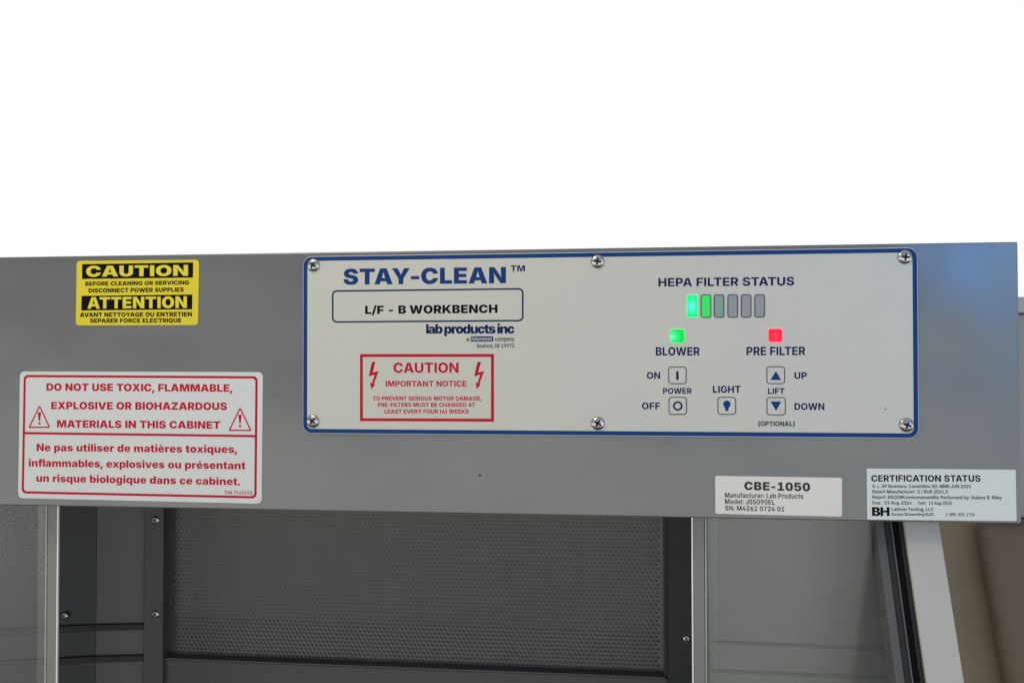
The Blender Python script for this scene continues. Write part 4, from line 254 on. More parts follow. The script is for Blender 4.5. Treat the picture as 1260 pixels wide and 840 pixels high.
 'm':'908|64 0 64 546 194 546 200 412 190 412 197 436 205 457 215 476 227 493 244 512 263 527 285 539 307 548 330 553 354 554 382 552 407 545 430 533 449 517 466 496 481 470 492 440 502 404 485 404 492 429 501 451 512 471 525 489 544 509 566 525 590 538 615 547 642 552 669 554 694 553 717 549 738 542 758 533 777 521 794 506 808 489 820 470 830 448 837 424 842 397 843 368 843 0 705 0 705 344 702 373 693 397 678 415 660 427 639 435 615 438 588 435 565 425 546 410 532 390 524 366 521 339 521 0 387 0 387 348 384 374 376 395 362 413 344 427 323 435 299 438 273 435 250 425 231 410 216 390 209 373 204 354 203 332 203 0',
 'n':'618|203 318 203 0 64 0 64 546 195 546 198 410 188 410 201 443 216 471 234 496 254 516 278 532 304 544 334 550 367 553 394 551 420 547 443 539 465 528 485 515 503 499 518 480 531 458 541 434 548 407 552 378 554 347 554 0 415 0 415 324 412 357 403 384 388 406 368 423 343 433 313 436 293 435 274 430 256 422 234 405 217 382 209 363 205 341',
 'o':'611|306 -11 267 -9 230 -2 196 9 165 24 137 44 113 67 91 93 73 123 59 156 49 192 43 230 41 270 43 311 49 350 59 386 73 419 91 449 113 475 137 498 165 517 196 533 230 544 267 551 306 553 345 551 382 544 415 533 446 517 474 498 499 475 520 449 538 419 552 386 562 350 568 311 570 270 568 230 562 192 552 156 538 123 520 93 499 67 474 44 446 24 415 9 382 -2 345 -9|306 100 332 102 355 110 374 122 391 139 405 160 416 184 422 204 426 225 428 247 429 271 428 295 426 317 422 339 416 359 405 383 391 403 374 420 355 432 332 440 306 442 280 440 257 432 237 420 220 403 207 383 196 359 190 339 186 317 183 295 182 271 183 247 186 225 190 204 196 184 207 160 220 139 237 122 257 110 280 102',
 'p':'628|64 -204 64 546 200 546 200 455 208 455 220 476 236 498 250 513 266 526 286 537 308 546 334 551 364 553 394 551 423 545 450 535 476 521 500 503 521 482 540 456 557 427 570 394 579 357 585 316 587 272 585 228 579 188 570 152 557 119 541 89 523 64 501 42 478 23 451 9 424 -1 394 -7 363 -9 335 -8 309 -3 287 6 268 17 251 30 237 44 220 66 208 87 203 87 203 -204|322 103 348 105 370 112 390 125 406 141 420 161 431 185 437 205 441 226 444 249 445 272 444 296 441 319 437 340 431 359 420 383 406 403 390 419 370 431 348 438 322 441 298 438 275 431 256 420 239 404 225 384 214 361 208 342 204 320 201 297 200 272 201 248 204 225 208 203 214 184 225 160 239 140 256 124 276 112 298 105',
 'r':'403|64 0 64 546 199 546 199 452 205 452 213 475 225 496 239 513 255 527 280 542 308 550 337 553 349 553 362 552 374 551 384 549 384 424 373 426 357 429 339 430 323 431 300 429 280 424 261 416 244 405 230 391 218 375 210 357 205 337 203 315 203 0',
 's':'556|277 -11 246 -10 216 -6 188 0 163 8 139 18 117 30 98 45 81 62 67 80 55 101 46 123 40 147 169 170 178 146 191 127 208 112 228 101 252 95 281 92 308 94 331 100 350 109 369 129 376 152 371 173 358 189 336 202 304 211 210 231 174 240 142 253 115 268 93 286 76 306 64 330 57 356 55 385 56 410 62 433 71 454 83 474 99 492 117 507 138 521 162 532 188 541 217 548 247 551 280 553 311 552 340 548 366 543 390 535 412 525 432 514 450 500 465 485 482 462 495 437 504 409 381 386 368 412 348 433 330 444 308 450 282 452 258 450 237 445 219 436 200 417 193 393 198 373 210 357 224 347 242 340 266 333 362 314 399 304 431 293 458 278 479 261 496 241 508 219 515 194 518 166 516 141 510 117 500 94 487 74 470 55 450 38 427 24 402 11 374 2 344 -5 311 -9',
 't':'361|328 546 328 439 10 439 10 546|86 676 224 676 224 157 227 134 237 117 252 107 276 104 286 104 299 106 313 108 322 110 343 5 320 -1 297 -5 274 -7 252 -8 214 -5 181 2 153 15 129 32 110 54 97 80 89 111 86 145',
 'u':'619|252 -7 225 -5 199 -1 175 7 153 18 133 31 116 47 101 66 88 88 77 112 70 139 66 168 64 199 64 546 203 546 203 222 206 189 215 162 230 140 251 123 276 113 305 110 326 111 345 116 362 124 384 141 401 164 409 183 414 205 415 228 415 546 554 546 554 0 423 0 421 136 430 136 417 103 402 74 384 50 363 30 340 14 313 2 284 -5',
 'w':'846|179 0 18 546 163 546 213 339 220 312 226 283 233 253 240 222 247 190 254 155 260 119 267 82 250 82 257 119 264 154 271 188 278 221 286 252 293 282 300 311 307 339 359 546 488 546 539 339 545 311 552 283 559 253 567 221 574 189 581 155 588 119 595 82 578 82 585 119 591 154 598 188 604 221 611 252 618 282 624 311 631 339 681 546 828 546 665 0 525 0 463 216 457 238 451 261 445 286 439 312 433 338 427 365 422 391 416 416 410 440 435 440 429 416 424 391 418 365 412 338 406 312 400 286 394 261 388 237 382 216 320 0',
 'x':'576|22 0 234 334 234 226 33 546 183 546 235 457 247 436 258 415 268 395 278 374 291 348 304 321 316 296 262 296 275 321 288 348 301 374 310 395 321 415 332 436 344 457 398 546 546 546 341 225 341 331 553 0 404 0 340 105 329 126 317 147 307 167 297 188 284 214 271 240 258 265 313 265 300 240 288 214 275 188 266 167 256 147 245 126 233 105 170 0',
 'y':'597|60 -194 92 -88 109 -92 136 -97 161 -97 181 -90 198 -78 210 -59 216 -33 222 -2 17 546 164 546 259 257 268 230 275 204 281 177 287 151 293 124 299 97 305 69 311 41 278 41 284 69 291 97 298 124 304 151 311 178 318 204 326 231 335 257 434 546 580 546 347 -67 335 -95 321 -120 305 -142 286 -162 265 -178 242 -191 222 -198 200 -204 177 -207 151 -208 124 -207 99 -204 77 -199',
},
}

# ------------------------------------------------------------------ materials
def lamp(name, stops, off, scale):
    """a lit lens: brightest over the diode behind it"""
    m = mat(name, (.0, .02, .01), .3, 0, .08)
    n, l = m.node_tree.nodes, m.node_tree.links; p = n['Principled BSDF']
    t = n.new('ShaderNodeTexCoord'); mp = n.new('ShaderNodeMapping'); mp.inputs['Location'].default_value = off; mp.inputs['Scale'].default_value = scale
    ln = n.new('ShaderNodeVectorMath'); ln.operation = 'LENGTH'; r = n.new('ShaderNodeValToRGB'); ramp(r, stops)
    l.new(t.outputs['Object'], mp.inputs['Vector']); l.new(mp.outputs[0], ln.inputs[0]); l.new(ln.outputs['Value'], r.inputs[0])
    l.new(r.outputs[0], p.inputs['Emission Color']); p.inputs['Emission Strength'].default_value = 1.0
    return m
def mat(name, col, rough=.5, metal=0.0, spec=.5, noise=0.0, nscale=60.0, bump=0.0, bscale=900.0, stretch=(1, 1, 1), wave=0.0, coat=0.0, col2=None, emit=None, estr=0.0):
    m = bpy.data.materials.new(name); m.use_nodes = True
    nt = m.node_tree; n, l = nt.nodes, nt.links
    p = n['Principled BSDF']
    p.inputs['Base Color'].default_value = (*col, 1); p.inputs['Roughness'].default_value = rough
    p.inputs['Metallic'].default_value = metal; p.inputs['Specular IOR Level'].default_value = spec
    p.inputs['Coat Weight'].default_value = coat; p.inputs['Coat Roughness'].default_value = .12
    if emit: p.inputs['Emission Color'].default_value = (*emit, 1); p.inputs['Emission Strength'].default_value = estr
    if noise or bump or wave:
        t = n.new('ShaderNodeTexCoord'); mp = n.new('ShaderNodeMapping'); mp.inputs['Scale'].default_value = stretch
        l.new(t.outputs['Object'], mp.inputs['Vector'])
    if noise:
        nz = n.new('ShaderNodeTexNoise'); nz.inputs['Scale'].default_value = nscale; nz.inputs['Detail'].default_value = 3
        nz.inputs['Roughness'].default_value = .5
        l.new(mp.outputs[0], nz.inputs['Vector'])
        c2 = col2 or tuple(c*(1-noise) for c in col); c1 = tuple(c*(1+noise) for c in col)
        r = n.new('ShaderNodeValToRGB'); r.color_ramp.elements[0].position = .15; r.color_ramp.elements[1].position = .85
        r.color_ramp.elements[0].color = (*c2, 1); r.color_ramp.elements[1].color = (*c1, 1)
        l.new(nz.outputs['Fac'], r.inputs[0]); l.new(r.outputs[0], p.inputs['Base Color'])
        rr = n.new('ShaderNodeMapRange'); rr.inputs['To Min'].default_value = max(.02, rough-.06); rr.inputs['To Max'].default_value = rough+.06
        l.new(nz.outputs['Fac'], rr.inputs['Value']); l.new(rr.outputs[0], p.inputs['Roughness'])
    if bump:
        nb = n.new('ShaderNodeTexNoise'); nb.inputs['Scale'].default_value = bscale; nb.inputs['Detail'].default_value = 3
        l.new(mp.outputs[0], nb.inputs['Vector'])
        b = n.new('ShaderNodeBump'); b.inputs['Strength'].default_value = bump; b.inputs['Distance'].default_value = .0004
        l.new(nb.outputs['Fac'], b.inputs['Height']); l.new(b.outputs[0], p.inputs['Normal'])
        if wave:                                     # gentle unevenness of pressed sheet metal
            nw = n.new('ShaderNodeTexNoise'); nw.inputs['Scale'].default_value = 7; nw.inputs['Detail'].default_value = 1.5
            bw = n.new('ShaderNodeBump'); bw.inputs['Strength'].default_value = 1.0; bw.inputs['Distance'].default_value = wave
            l.new(mp.outputs[0], nw.inputs['Vector']); l.new(nw.outputs['Fac'], bw.inputs['Height']); l.new(bw.outputs[0], b.inputs['Normal'])
    return m
M = {}
M['header'] = mat('grey_enamel', (.140, .148, .143), .28, .36, .5, .03, 9, .012, 1500, wave=.006)
M['plate'] = mat('panel_film', (.515, .502, .435), .45, .10, .4, .02, 18, .05, 1700, wave=.003)
M['tape'] = mat('clear_tape', (.522, .510, .445), .38, .1, .4)
M['blue_ink'] = mat('blue_ink', (.009, .038, .15), .5, 0, .10, .06, 150)
M['navy_ink'] = mat('navy_ink', (.004, .015, .075), .55, 0, .06)
M['blue_border'] = mat('blue_border', (.006, .042, .165), .5, 0, .10, .08, 60)
M['black_ink'] = mat('black_ink', (.004, .004, .0045), .55, 0, .06)
M['grey_ink'] = mat('thin_black_ink', (.038, .030, .028), .6, 0, .08)
M['cert_ink'] = mat('printer_ink', (.022, .024, .028), .6, 0, .08)
M['red_ink'] = mat('red_ink', (.46, .006, .026), .5, 0, .10, .07, 200)
M['dark_red_ink'] = mat('dark_red_ink', (.32, .02, .035), .6, 0, .2)
M['white_vinyl'] = mat('white_vinyl', (.58, .60, .575), .4, 0, .4, .02, 30, .03, 900)
M['cream_label'] = mat('cream_label', (.675, .63, .555), .45, 0, .4, .02, 40, .03, 900)
M['cert_label'] = mat('paper_label', (.62, .645, .595), .5, 0, .35, .02, 40, .03, 900)
M['yellow_vinyl'] = mat('yellow_vinyl', (.66, .54, .018), .35, 0, .4, .04, 60)
M['yellow_ink'] = mat('yellow_ink', (.68, .57, .022), .35, 0, .4, .05, 60)
M['steel'] = mat('screw_steel', (.43, .42, .40), .24, 1.0, .5, .06, 300)
M['shade_speck'] = mat('recess_shade_speck', (.010, .010, .010), .7, .2, .2)  # recess shade put into the colour; also used for the dark specks
M['outline'] = mat('key_outline', (.045, .05, .065), .5, 0, .2)
M['bar_off'] = mat('unlit_segment', (.265, .285, .288), .4, 0, .3)
M['bar_dim'] = mat('dim_green_segment', (.20, .33, .26), .4, 0, .3)
M['bar_green'] = mat('lit_green_segment', (.01, .12, .03), .3, 0, .3, emit=(.02, .60, .09), estr=1.0)
M['bar_bright'] = lamp('bright_green_segment', [(0, (.25, 1.6, 1.1)), (.35, (.05, 1.4, .62)), (.75, (.0, 1.0, .22)), (1, (.0, .85, .13))], (.05, 0, 0), (170, 0, 88))
M['led_green'] = lamp('green_lamp', [(0, (.30, 1.2, .65)), (.16, (.05, 1.0, .30)), (.5, (.002, .80, .085)), (1, (.0, .66, .07))], (.30, 0, .05), (75, 0, 75))
M['led_red'] = lamp('red_lamp', [(0, (1.7, .03, .085)), (.5, (1.4, .008, .048)), (1, (1.15, .012, .05))], (0, 0, 0), (110, 0, 110))
M['green_halo'] = mat('green_halo_glow', (.35, .45, .35), .5, 0, .3, emit=(.02, .42, .10), estr=1.0)  # bloom around the green lamps, painted as a faintly glowing ring
M['red_halo'] = mat('red_halo_glow', (.5, .40, .38), .5, 0, .3, emit=(.55, .06, .07), estr=1.0)  # the same painted bloom for the red lamp
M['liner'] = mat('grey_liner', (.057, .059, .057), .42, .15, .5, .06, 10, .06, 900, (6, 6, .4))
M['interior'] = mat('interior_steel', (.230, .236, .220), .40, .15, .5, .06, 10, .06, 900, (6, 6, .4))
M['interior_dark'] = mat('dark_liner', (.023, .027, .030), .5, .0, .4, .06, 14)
M['strip'] = mat('frame_strip_paint', (.047, .049, .049), .45, .1, .5, .06, 20)
M['strip_dark'] = mat('black_strip_paint', (.014, .015, .016), .5, 0, .35, .06, 20)
M['pale_guide'] = mat('grey_guide_plastic', (.10, .102, .098), .6, 0, .12, .06, 20)
M['reflection_pale'] = mat('pale_reflection', (.205, .21, .197), .5, 0, .2)
M['guide'] = mat('guide_plastic', (.028, .028, .027), .6, 0, .12, .06, 20)
M['gap_strip'] = mat('gap_black', (.004, .004, .004), .8, 0, .1)
M['grille'] = mat('dimpled_grille_metal', (.086, .086, .080), .36, .55, .5, .14, 22)
M['reflection_dark'] = mat('dark_reflection', (.036, .037, .037), .7, 0, .15)  # tone of the bands that stand for reflections on the wall
M['post'] = mat('brushed_aluminium', (.43, .405, .355), .5, .05, .5, .06, 30, .10, 1200)
M['edge_bright'] = mat('polished_edge', (.72, .70, .62), .30, .2, .6)
M['edge_soft'] = mat('dull_edge', (.42, .41, .36), .35, .1, .5)
M['edge_trim'] = mat('edge_trim', (.175, .172, .152), .4, .1, .5, .05, 30)
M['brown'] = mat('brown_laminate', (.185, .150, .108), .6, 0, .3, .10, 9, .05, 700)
M['brown_dark'] = mat('darker_brown_laminate', (.125, .102, .076), .6, 0, .3, .10, 9, .05, 700)
M['upper_panel'] = mat('grey_upper_panel', (.29, .29, .31), .6, 0, .3, .04, 9)
M['ledge'] = mat('pale_ledge', (.36, .40, .43), .5, 0, .3)
def acrylic():
    m = bpy.data.materials.new('milky_acrylic'); m.use_nodes = True
    n, l = m.node_tree.nodes, m.node_tree.links
    out = n['Material Output']; n.remove(n['Principled BSDF'])
    tr = n.new('ShaderNodeBsdfTransparent'); tr.inputs[0].default_value = (.93, .95, .94, 1)
    gl = n.new('ShaderNodeBsdfGlossy'); gl.inputs['Roughness'].default_value = .10
    df = n.new('ShaderNodeBsdfDiffuse'); df.inputs[0].default_value = (.26, .27, .255, 1)  # milky share stands in for part of the reflected room light
    fr = n.new('ShaderNodeFresnel'); fr.inputs['IOR'].default_value = 1.30
    t = n.new('ShaderNodeTexCoord'); nz = n.new('ShaderNodeTexNoise'); nz.inputs['Scale'].default_value = 9; nz.inputs['Detail'].default_value = 5
    l.new(t.outputs['Object'], nz.inputs['Vector'])
    mr = n.new('ShaderNodeMapRange'); mr.inputs['To Min'].default_value = .03; mr.inputs['To Max'].default_value = .075
    l.new(nz.outputs['Fac'], mr.inputs['Value'])
    m1 = n.new('ShaderNodeMixShader'); l.new(mr.outputs[0], m1.inputs[0]); l.new(tr.outputs[0], m1.inputs[1]); l.new(df.outputs[0], m1.inputs[2])
    m2 = n.new('ShaderNodeMixShader'); l.new(fr.outputs[0], m2.inputs[0]); l.new(m1.outputs[0], m2.inputs[1]); l.new(gl.outputs[0], m2.inputs[2])
    l.new(m2.outputs[0], out.inputs['Surface'])
    return m
M['acrylic'] = acrylic()

# ------------------------------------------------------------------ helpers
def P(px, py, y=0.0):
    """point of the photograph (1260 x 840) carried onto the plane Y = y -> Vector(x, z)"""
    d = cam2world(Vector((px-PW/2, py-PH/2, FOC)))
    t = (y-EYE.y)/d.y
    return Vector((EYE.x+t*d.x, EYE.z+t*d.z))
PX = 0.00067                                        # one photo pixel on the cabinet front, metres
def thing(name, label, cat, loc, group=None):
    o = bpy.data.objects.new(name, None); COL.objects.link(o); o.empty_display_size = .02
    o.location = loc; o['label'] = label; o['category'] = cat
    if group: o['group'] = group
    return o
def world_loc(o):
    v = Vector((0, 0, 0))
    while o: v = v+o.location; o = o.parent
    return v
def obj(name, verts, faces, m, parent=None, label=None, smooth=False, midx=None, origin=None):
    """verts in world space; stored relative to the object's own origin"""
    base = world_loc(parent) if parent else Vector((0, 0, 0))
    c = Vector(origin) if origin else (sum((Vector(v) for v in verts), Vector())/len(verts))
    me = bpy.data.meshes.new(name)
    me.from_pydata([tuple(Vector(v)-c) for v in verts], [], faces)
    for mm in (m if isinstance(m, (list, tuple)) else [m]): me.materials.append(mm)
    if midx:
        for p, i in zip(me.polygons, midx): p.material_index = i
    if smooth: me.polygons.foreach_set('use_smooth', [True]*len(me.polygons))
    me.update()
    o = bpy.data.objects.new(name, me); COL.objects.link(o)
    o.parent = parent; o.location = c-base
    if label: o['label'] = label
    return o
def bevel(o, w, seg=2):
    b = o.modifiers.new('bevel', 'BEVEL'); b.width = w; b.segments = seg; b.limit_method = 'ANGLE'; b.angle_limit = math.radians(40)
    o.data.polygons.foreach_set('use_smooth', [True]*len(o.data.polygons))
    b.harden_normals = True
    return o
def hexa(corners):
    """8 corners: 4 of the front (bl, br, tr, tl), 4 of the back in the same order"""
    return [tuple(c) for c in corners], [(0, 1, 2, 3), (5, 4, 7, 6), (4, 0, 3, 7), (1, 5, 6, 2), (3, 2, 6, 7), (4, 5, 1, 0)]
def box(name, x0, x1, y0, y1, z0, z1, m, parent, bev=0.0, label=None):
    v, f = hexa([(x0, y0, z0), (x1, y0, z0), (x1, y0, z1), (x0, y0, z1), (x0, y1, z0), (x1, y1, z0), (x1, y1, z1), (x0, y1, z1)])
    o = obj(name, v, f, m, parent, label)
    if bev: bevel(o, bev)
    return o
def rquad(q, r, seg=6):
    """rounded polygon from convex corners given in order"""
    out = []; n = len(q)
    for i in range(n):
        a, b, c = q[i-1], q[i], q[(i+1) % n]
        u = (a-b).normalized(); v = (c-b).normalized(); ang = u.angle(v)
        if r <= 0: out.append(b.copy()); continue
        d = r/math.tan(ang/2); p0 = b+u*d; p1 = b+v*d
        ctr = b+(u+v).normalized()*(r/math.sin(ang/2))
        a0 = math.atan2(p0.y-ctr.y, p0.x-ctr.x); a1 = math.atan2(p1.y-ctr.y, p1.x-ctr.x)
        da = (a1-a0+math.pi) % (2*math.pi)-math.pi
        for k in range(seg+1):
            t = a0+da*k/seg; out.append(Vector((ctr.x+r*math.cos(t), ctr.y+r*math.sin(t))))
    return out
def inset(q, d):
    n = len(q); ctr = sum(q, Vector((0, 0)))/n; out = []
    L = []
    for i in range(n):
        a, b = q[i], q[(i+1) % n]; t = (b-a).normalized(); nn = Vector((-t.y, t.x))
        if nn.dot(ctr-a) < 0: nn = -nn
        L.append((a+nn*d, t))
    for i in range(n):
        p, t = L[i-1]; q2, s = L[i]
        k = ((q2.x-p.x)*s.y-(q2.y-p.y)*s.x)/(t.x*s.y-t.y*s.x); out.append(p+t*k)
    return out
def corners(*pts, y=0.0): return [P(a, b, y) for a, b in pts]
def slab(name, poly, y0, y1, m, parent, label=None, bev=0.0):
    """flat piece with outline poly (x, z); y0 its face towards the viewer, y1 its back"""
    n = len(poly)
    A = sum(poly[i].x*poly[(i+1) % n].y-poly[(i+1) % n].x*poly[i].y for i in range(n))
    if A < 0: poly = poly[::-1]
    v = [(p.x, y0, p.y) for p in poly]+[(p.x, y1, p.y) for p in poly]
    f = [tuple(range(n)), tuple(range(2*n-1, n-1, -1))]+[(i, i+n, (i+1) % n+n, (i+1) % n) for i in range(n)]
    o = obj(name, v, f, m, parent, label)
    if bev: bevel(o, bev, 2)
    return o
def sheet(name, polys, y, m, parent, label=None):
    v = []; f = []
    for poly in polys:
        n = len(poly)
        tris = geometry.tessellate_polygon([[Vector((p.x, p.y, 0)) for p in poly]])
        b = len(v); v += [(p.x, y, p.y) for p in poly]
        for t in tris:
            a, c, d = [poly[i] for i in t]
            t = t if (c-a).cross(d-a) > 0 else t[::-1]
            f.append(tuple(b+i for i in t))
    return obj(name, v, f, m, parent, label)
def ring(name, outs_ins, y, m, parent, label=None, extra=()):
    v = []; f = []
    for o_, i_ in outs_ins:
        n = len(o_); b = len(v)
        v += [(p.x, y, p.y) for p in o_]+[(p.x, y, p.y) for p in i_]
        for k in range(n):
            k2 = (k+1) % n
            f.append((b+k, b+k2, b+n+k2, b+n+k))
    for q in extra:
        b = len(v); v += [(p.x, y-.00004, p.y) for p in q]; f.append(tuple(range(b, b+len(q))))
    return obj(name, v, f, m, parent, label)
def circle(c, r, n=28): return [Vector((c.x+r*math.cos(2*math.pi*k/n), c.y+r*math.sin(2*math.pi*k/n))) for k in range(n)]

# ---- lettering: outlines -> triangles, kept where the winding number is not zero
_cache = {}
def glyph(style, ch):
    key = (style, ch)
    if key in _cache: return _cache[key]
    if ch == ' ': _cache[key] = (215 if style == 'X' else 262, [], []); return _cache[key]
    parts = GLYPHS[style][ch].split('|'); adv = int(parts[0]); cts = []
    for s in parts[1:]:
        a = list(map(int, s.split()))
        pts = []
        for i in range(0, len(a), 2):
            p = (a[i], a[i+1])
            if not pts or p != pts[-1]: pts.append(p)
        if pts and pts[0] == pts[-1]: pts.pop()
        if len(pts) > 2: cts.append(pts)
    V = []; E = []
    for c in cts:
        b = len(V); n = len(c); V += [Vector(p) for p in c]; E += [(b+i, b+(i+1) % n) for i in range(n)]
    v2, _, f2, *_r = geometry.delaunay_2d_cdt(V, E, [], 0, 1e-4)
    def wind(x, y):
        w = 0
        for c in cts:
            for i in range(len(c)):
                (x0, y0), (x1, y1) = c[i-1], c[i]
                if (y0 <= y) != (y1 <= y):
                    if x0+(y-y0)*(x1-x0)/(y1-y0) > x: w += 1 if y1 > y0 else -1
        return w
    keep = []
    for t in f2:
        cx = sum(v2[i].x for i in t)/3; cy = sum(v2[i].y for i in t)/3
        if wind(cx, cy): keep.append(tuple(t))
    _cache[key] = (adv, [(p.x, p.y) for p in v2], keep)
    return _cache[key]
KERN = {'AT': -70, 'TA': -70, 'AY': -75, 'YA': -75, 'AV': -70, 'VA': -70, 'LT': -70, 'PA': -60, 'TO': -20, 'LY': -60, 'FA': -40, 'AU': -10, 'L/': -10, '/F': -20, 'Y-': -130, '-C': -110, 'E-': -90, '-1': -90, '-F': -80, 'OY': -30, 'TT': 0}
def text_data(items):
    """items: (string, style, left pixel x, left base y, right pixel x, right base y, cap height px, tracking)"""
    V = []; F = []
    for it in items:
        s, style, x0, b0, x1, b1, cap = it[:7]; track = it[7] if len(it) > 7 else 0
        y = it[8] if len(it) > 8 else 0.0
        pen = 0; pv = []; pf = []
        for i, ch in enumerate(s):
            adv, gv, gf = glyph(style, ch); b = len(pv)
            pv += [(x+pen, yy) for x, yy in gv]; pf += [tuple(b+k for k in t) for t in gf]
            pen += adv+track+(KERN.get(s[i:i+2], 0) if style != 'R' else 0)
        xs = [p[0] for p in pv]; xa, xb = min(xs), max(xs)
        A = P(x0, b0, y); B = P(x1, b1, y); u = (B-A)/(xb-xa)
        T = P((x0+x1)/2, (b0+b1)/2-cap, y)-P((x0+x1)/2, (b0+b1)/2, y)
        w = Vector((-u.y, u.x)).normalized()*(T.length/727.5)
        b = len(V)
        V += [A+u*(px-xa)+w*py for px, py in pv]
        for t in pf:
            p, q, r = (V[b+k] for k in t)
            F.append(tuple(b+k for k in (t if (q-p).cross(r-p) > 0 else t[::-1])))
    return V, F
def text(name, items, y, m, parent, label=None):
    V, F = text_data(items)
    return obj(name, [(p.x, y, p.y) for p in V], F, m, parent, label)
def line(parent, y, m, *args, label=None):
    return text('lettering', [args], y, m, parent, label or 'lettering reading '+args[0])

# ---- a pan-head screw with a real cross recess
def screw_mesh(name, R, h, rings=18, seg=72, arm=.54, wid=.135, depth=.5):
    v = [(0, -h*(1-depth), 0)]; f = []; mi = []
    for i in range(1, rings+1):
        r = R*i/rings; t = i/rings
        for k in range(seg):
            a = 2*math.pi*k/seg; x, z = r*math.cos(a), r*math.sin(a)
            y = h*math.sqrt(max(0, 1-t**2.6))
            ax, az = abs(x)/R, abs(z)/R
            w = wid*(1.0-.35*max(ax, az))
            inside = (az < w and ax < arm) or (ax < w and az < arm)
            if inside: y -= h*depth*(1.0-.45*max(ax, az))
            v.append((x, -y, z))
    def deep(i):
        x, y, z = v[i]; ax, az = abs(x)/R, abs(z)/R; w = wid*(1.0-.35*max(ax, az))
        return i == 0 or (az < w and ax < arm) or (ax < w and az < arm)
    for k in range(seg):
        f.append((0, 1+(k+1) % seg, 1+k)[::-1])
    for i in range(1, rings):
        a = 1+(i-1)*seg; b = 1+i*seg
        for k in range(seg):
            k2 = (k+1) % seg
            f.append((a+k, b+k, b+k2, a+k2)[::-1])
    base = 1+(rings-1)*seg; n0 = len(v)
    for k in range(seg):
        x, y, z = v[base+k]; v.append((x, .0004, z))
    for k in range(seg):
        k2 = (k+1) % seg
        f.append((base+k, n0+k, n0+k2, base+k2)[::-1])
    mi = [1 if sum(deep(i) for i in fc)*2 >= len(fc) else 0 for fc in f]
    me = bpy.data.meshes.new(name); me.from_pydata(v, [], f)
    me.materials.append(M['steel']); me.materials.append(M['shade_speck'])  # recess faces take the painted shade
    for p, i in zip(me.polygons, mi): p.material_index = i; p.use_smooth = (i == 0)
    bm = bmesh.new(); bm.from_mesh(me); bmesh.ops.recalc_face_normals(bm, faces=bm.faces[:]); bm.to_mesh(me); bm.free()
    me.update(); return me
def screw(me, px, py, y, parent, turn=0.0, sc=1.0, label=None):
    o = bpy.data.objects.new('screw', me); COL.objects.link(o); o.parent = parent
    c = P(px, py, y); o.location = Vector((c.x, y, c.y))-world_loc(parent); o.rotation_euler = (0, math.radians(turn), 0); o.scale = (sc, sc, sc)
    if label: o['label'] = label
    return o

# ------------------------------------------------------------------ the setting behind
YB = 0.95
wt = P(1260, 386, YB).y
wall = thing('partition_wall', 'brown laminate partition wall standing behind the right end of the workbench', 'wall', (0.9, YB, -1.0))
wm = P(1260, 638, YB).y
box('panel', -1.3, 2.2, YB, YB+.04, -1.0, wm-.001, M['brown'], wall, .003)
box('upper_panel', -1.3, 2.2, YB+.002, YB+.04, wm+.001, wt, M['upper_panel'], wall, .003, 'grey upper panel of the wall')
box('ledge', -1.3, 2.2, YB-.012, YB+.05, wt+.001, P(1260, 365.5, YB).y, M['ledge'], wall, .003, 'pale grey ledge along the top of the wall')
# darker slab whose slanted edge makes the diagonal tone step, in front of that wall at far right
yq = 0.90
a0, a1 = P(1208, 645, yq), P(1243, 840, yq)
dark_end = thing('dark_slab', 'darker brown panel at the right edge behind the silver post', 'cabinet', (a0.x+.2, yq, -1.0))
dx = (a1.x-a0.x)/(a1.y-a0.y)
zt, zb = P(1250, 648, yq).y, -1.0
v, f = hexa([(a0.x+dx*(zb-a0.y), yq, zb), (a0.x+1.0, yq, zb), (a0.x+1.0, yq, zt), (a0.x+dx*(zt-a0.y), yq, zt),
             (a0.x+dx*(zb-a0.y), yq+.045, zb), (a0.x+1.0, yq+.045, zb), (a0.x+1.0, yq+.045, zt), (a0.x+dx*(zt-a0.y), yq+.045, zt)])
bevel(obj('side_panel', v, f, M['brown_dark'], dark_end), .018, 6)

# ------------------------------------------------------------------ the workbench cabinet
XL = -0.62
tl, tr, br, bl = P(0, 316.2), P(1253.5, 297.5), P(1256, 645.0), P(0, 620.6)
ZT, ZB = (tl.y+tr.y)/2, (bl.y+br.y)/2
XR = (tr.x+br.x)/2
bench = thing('workbench', 'grey enamelled laminar flow workbench with clear side shields and a dimpled grille inside', 'workbench', (0, .1, -.55))
bevel(box('header', XL, XR, 0, .34, ZB, ZT, M['header'], bench, 0, 'broad grey front fascia carrying the control panel and stickers'), .0012, 3)
YI = 0.17                                            # inner back wall
YS = 0.028                                           # clear shields
z_lo = -0.55
# inner back wall left of the grille, frame strips, grille, lower rail
gl0, gl1 = P(208.5, 700, YI).x, P(813, 700, YI).x
gtop, gbot = ZB+.05, P(510, 819, YI).y
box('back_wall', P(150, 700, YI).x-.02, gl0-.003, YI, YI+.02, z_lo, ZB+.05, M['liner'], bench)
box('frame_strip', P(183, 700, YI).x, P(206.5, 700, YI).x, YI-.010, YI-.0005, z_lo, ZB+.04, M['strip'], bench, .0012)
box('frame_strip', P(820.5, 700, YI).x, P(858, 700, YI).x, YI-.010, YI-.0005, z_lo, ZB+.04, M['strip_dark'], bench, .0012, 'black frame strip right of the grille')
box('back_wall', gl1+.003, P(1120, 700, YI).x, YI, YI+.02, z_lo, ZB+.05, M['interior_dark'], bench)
box('lower_rail', gl0-.003, gl1+.012, YI-.004, YI+.018, z_lo, gbot-.0012, M['strip'], bench, .0015, 'dark rail under the grille')
box('lip', gl0-.003, gl1+.003, YI-.0055, YI+.010, gbot-.0010, gbot+.0005, M['pale_guide'], bench, .0003)
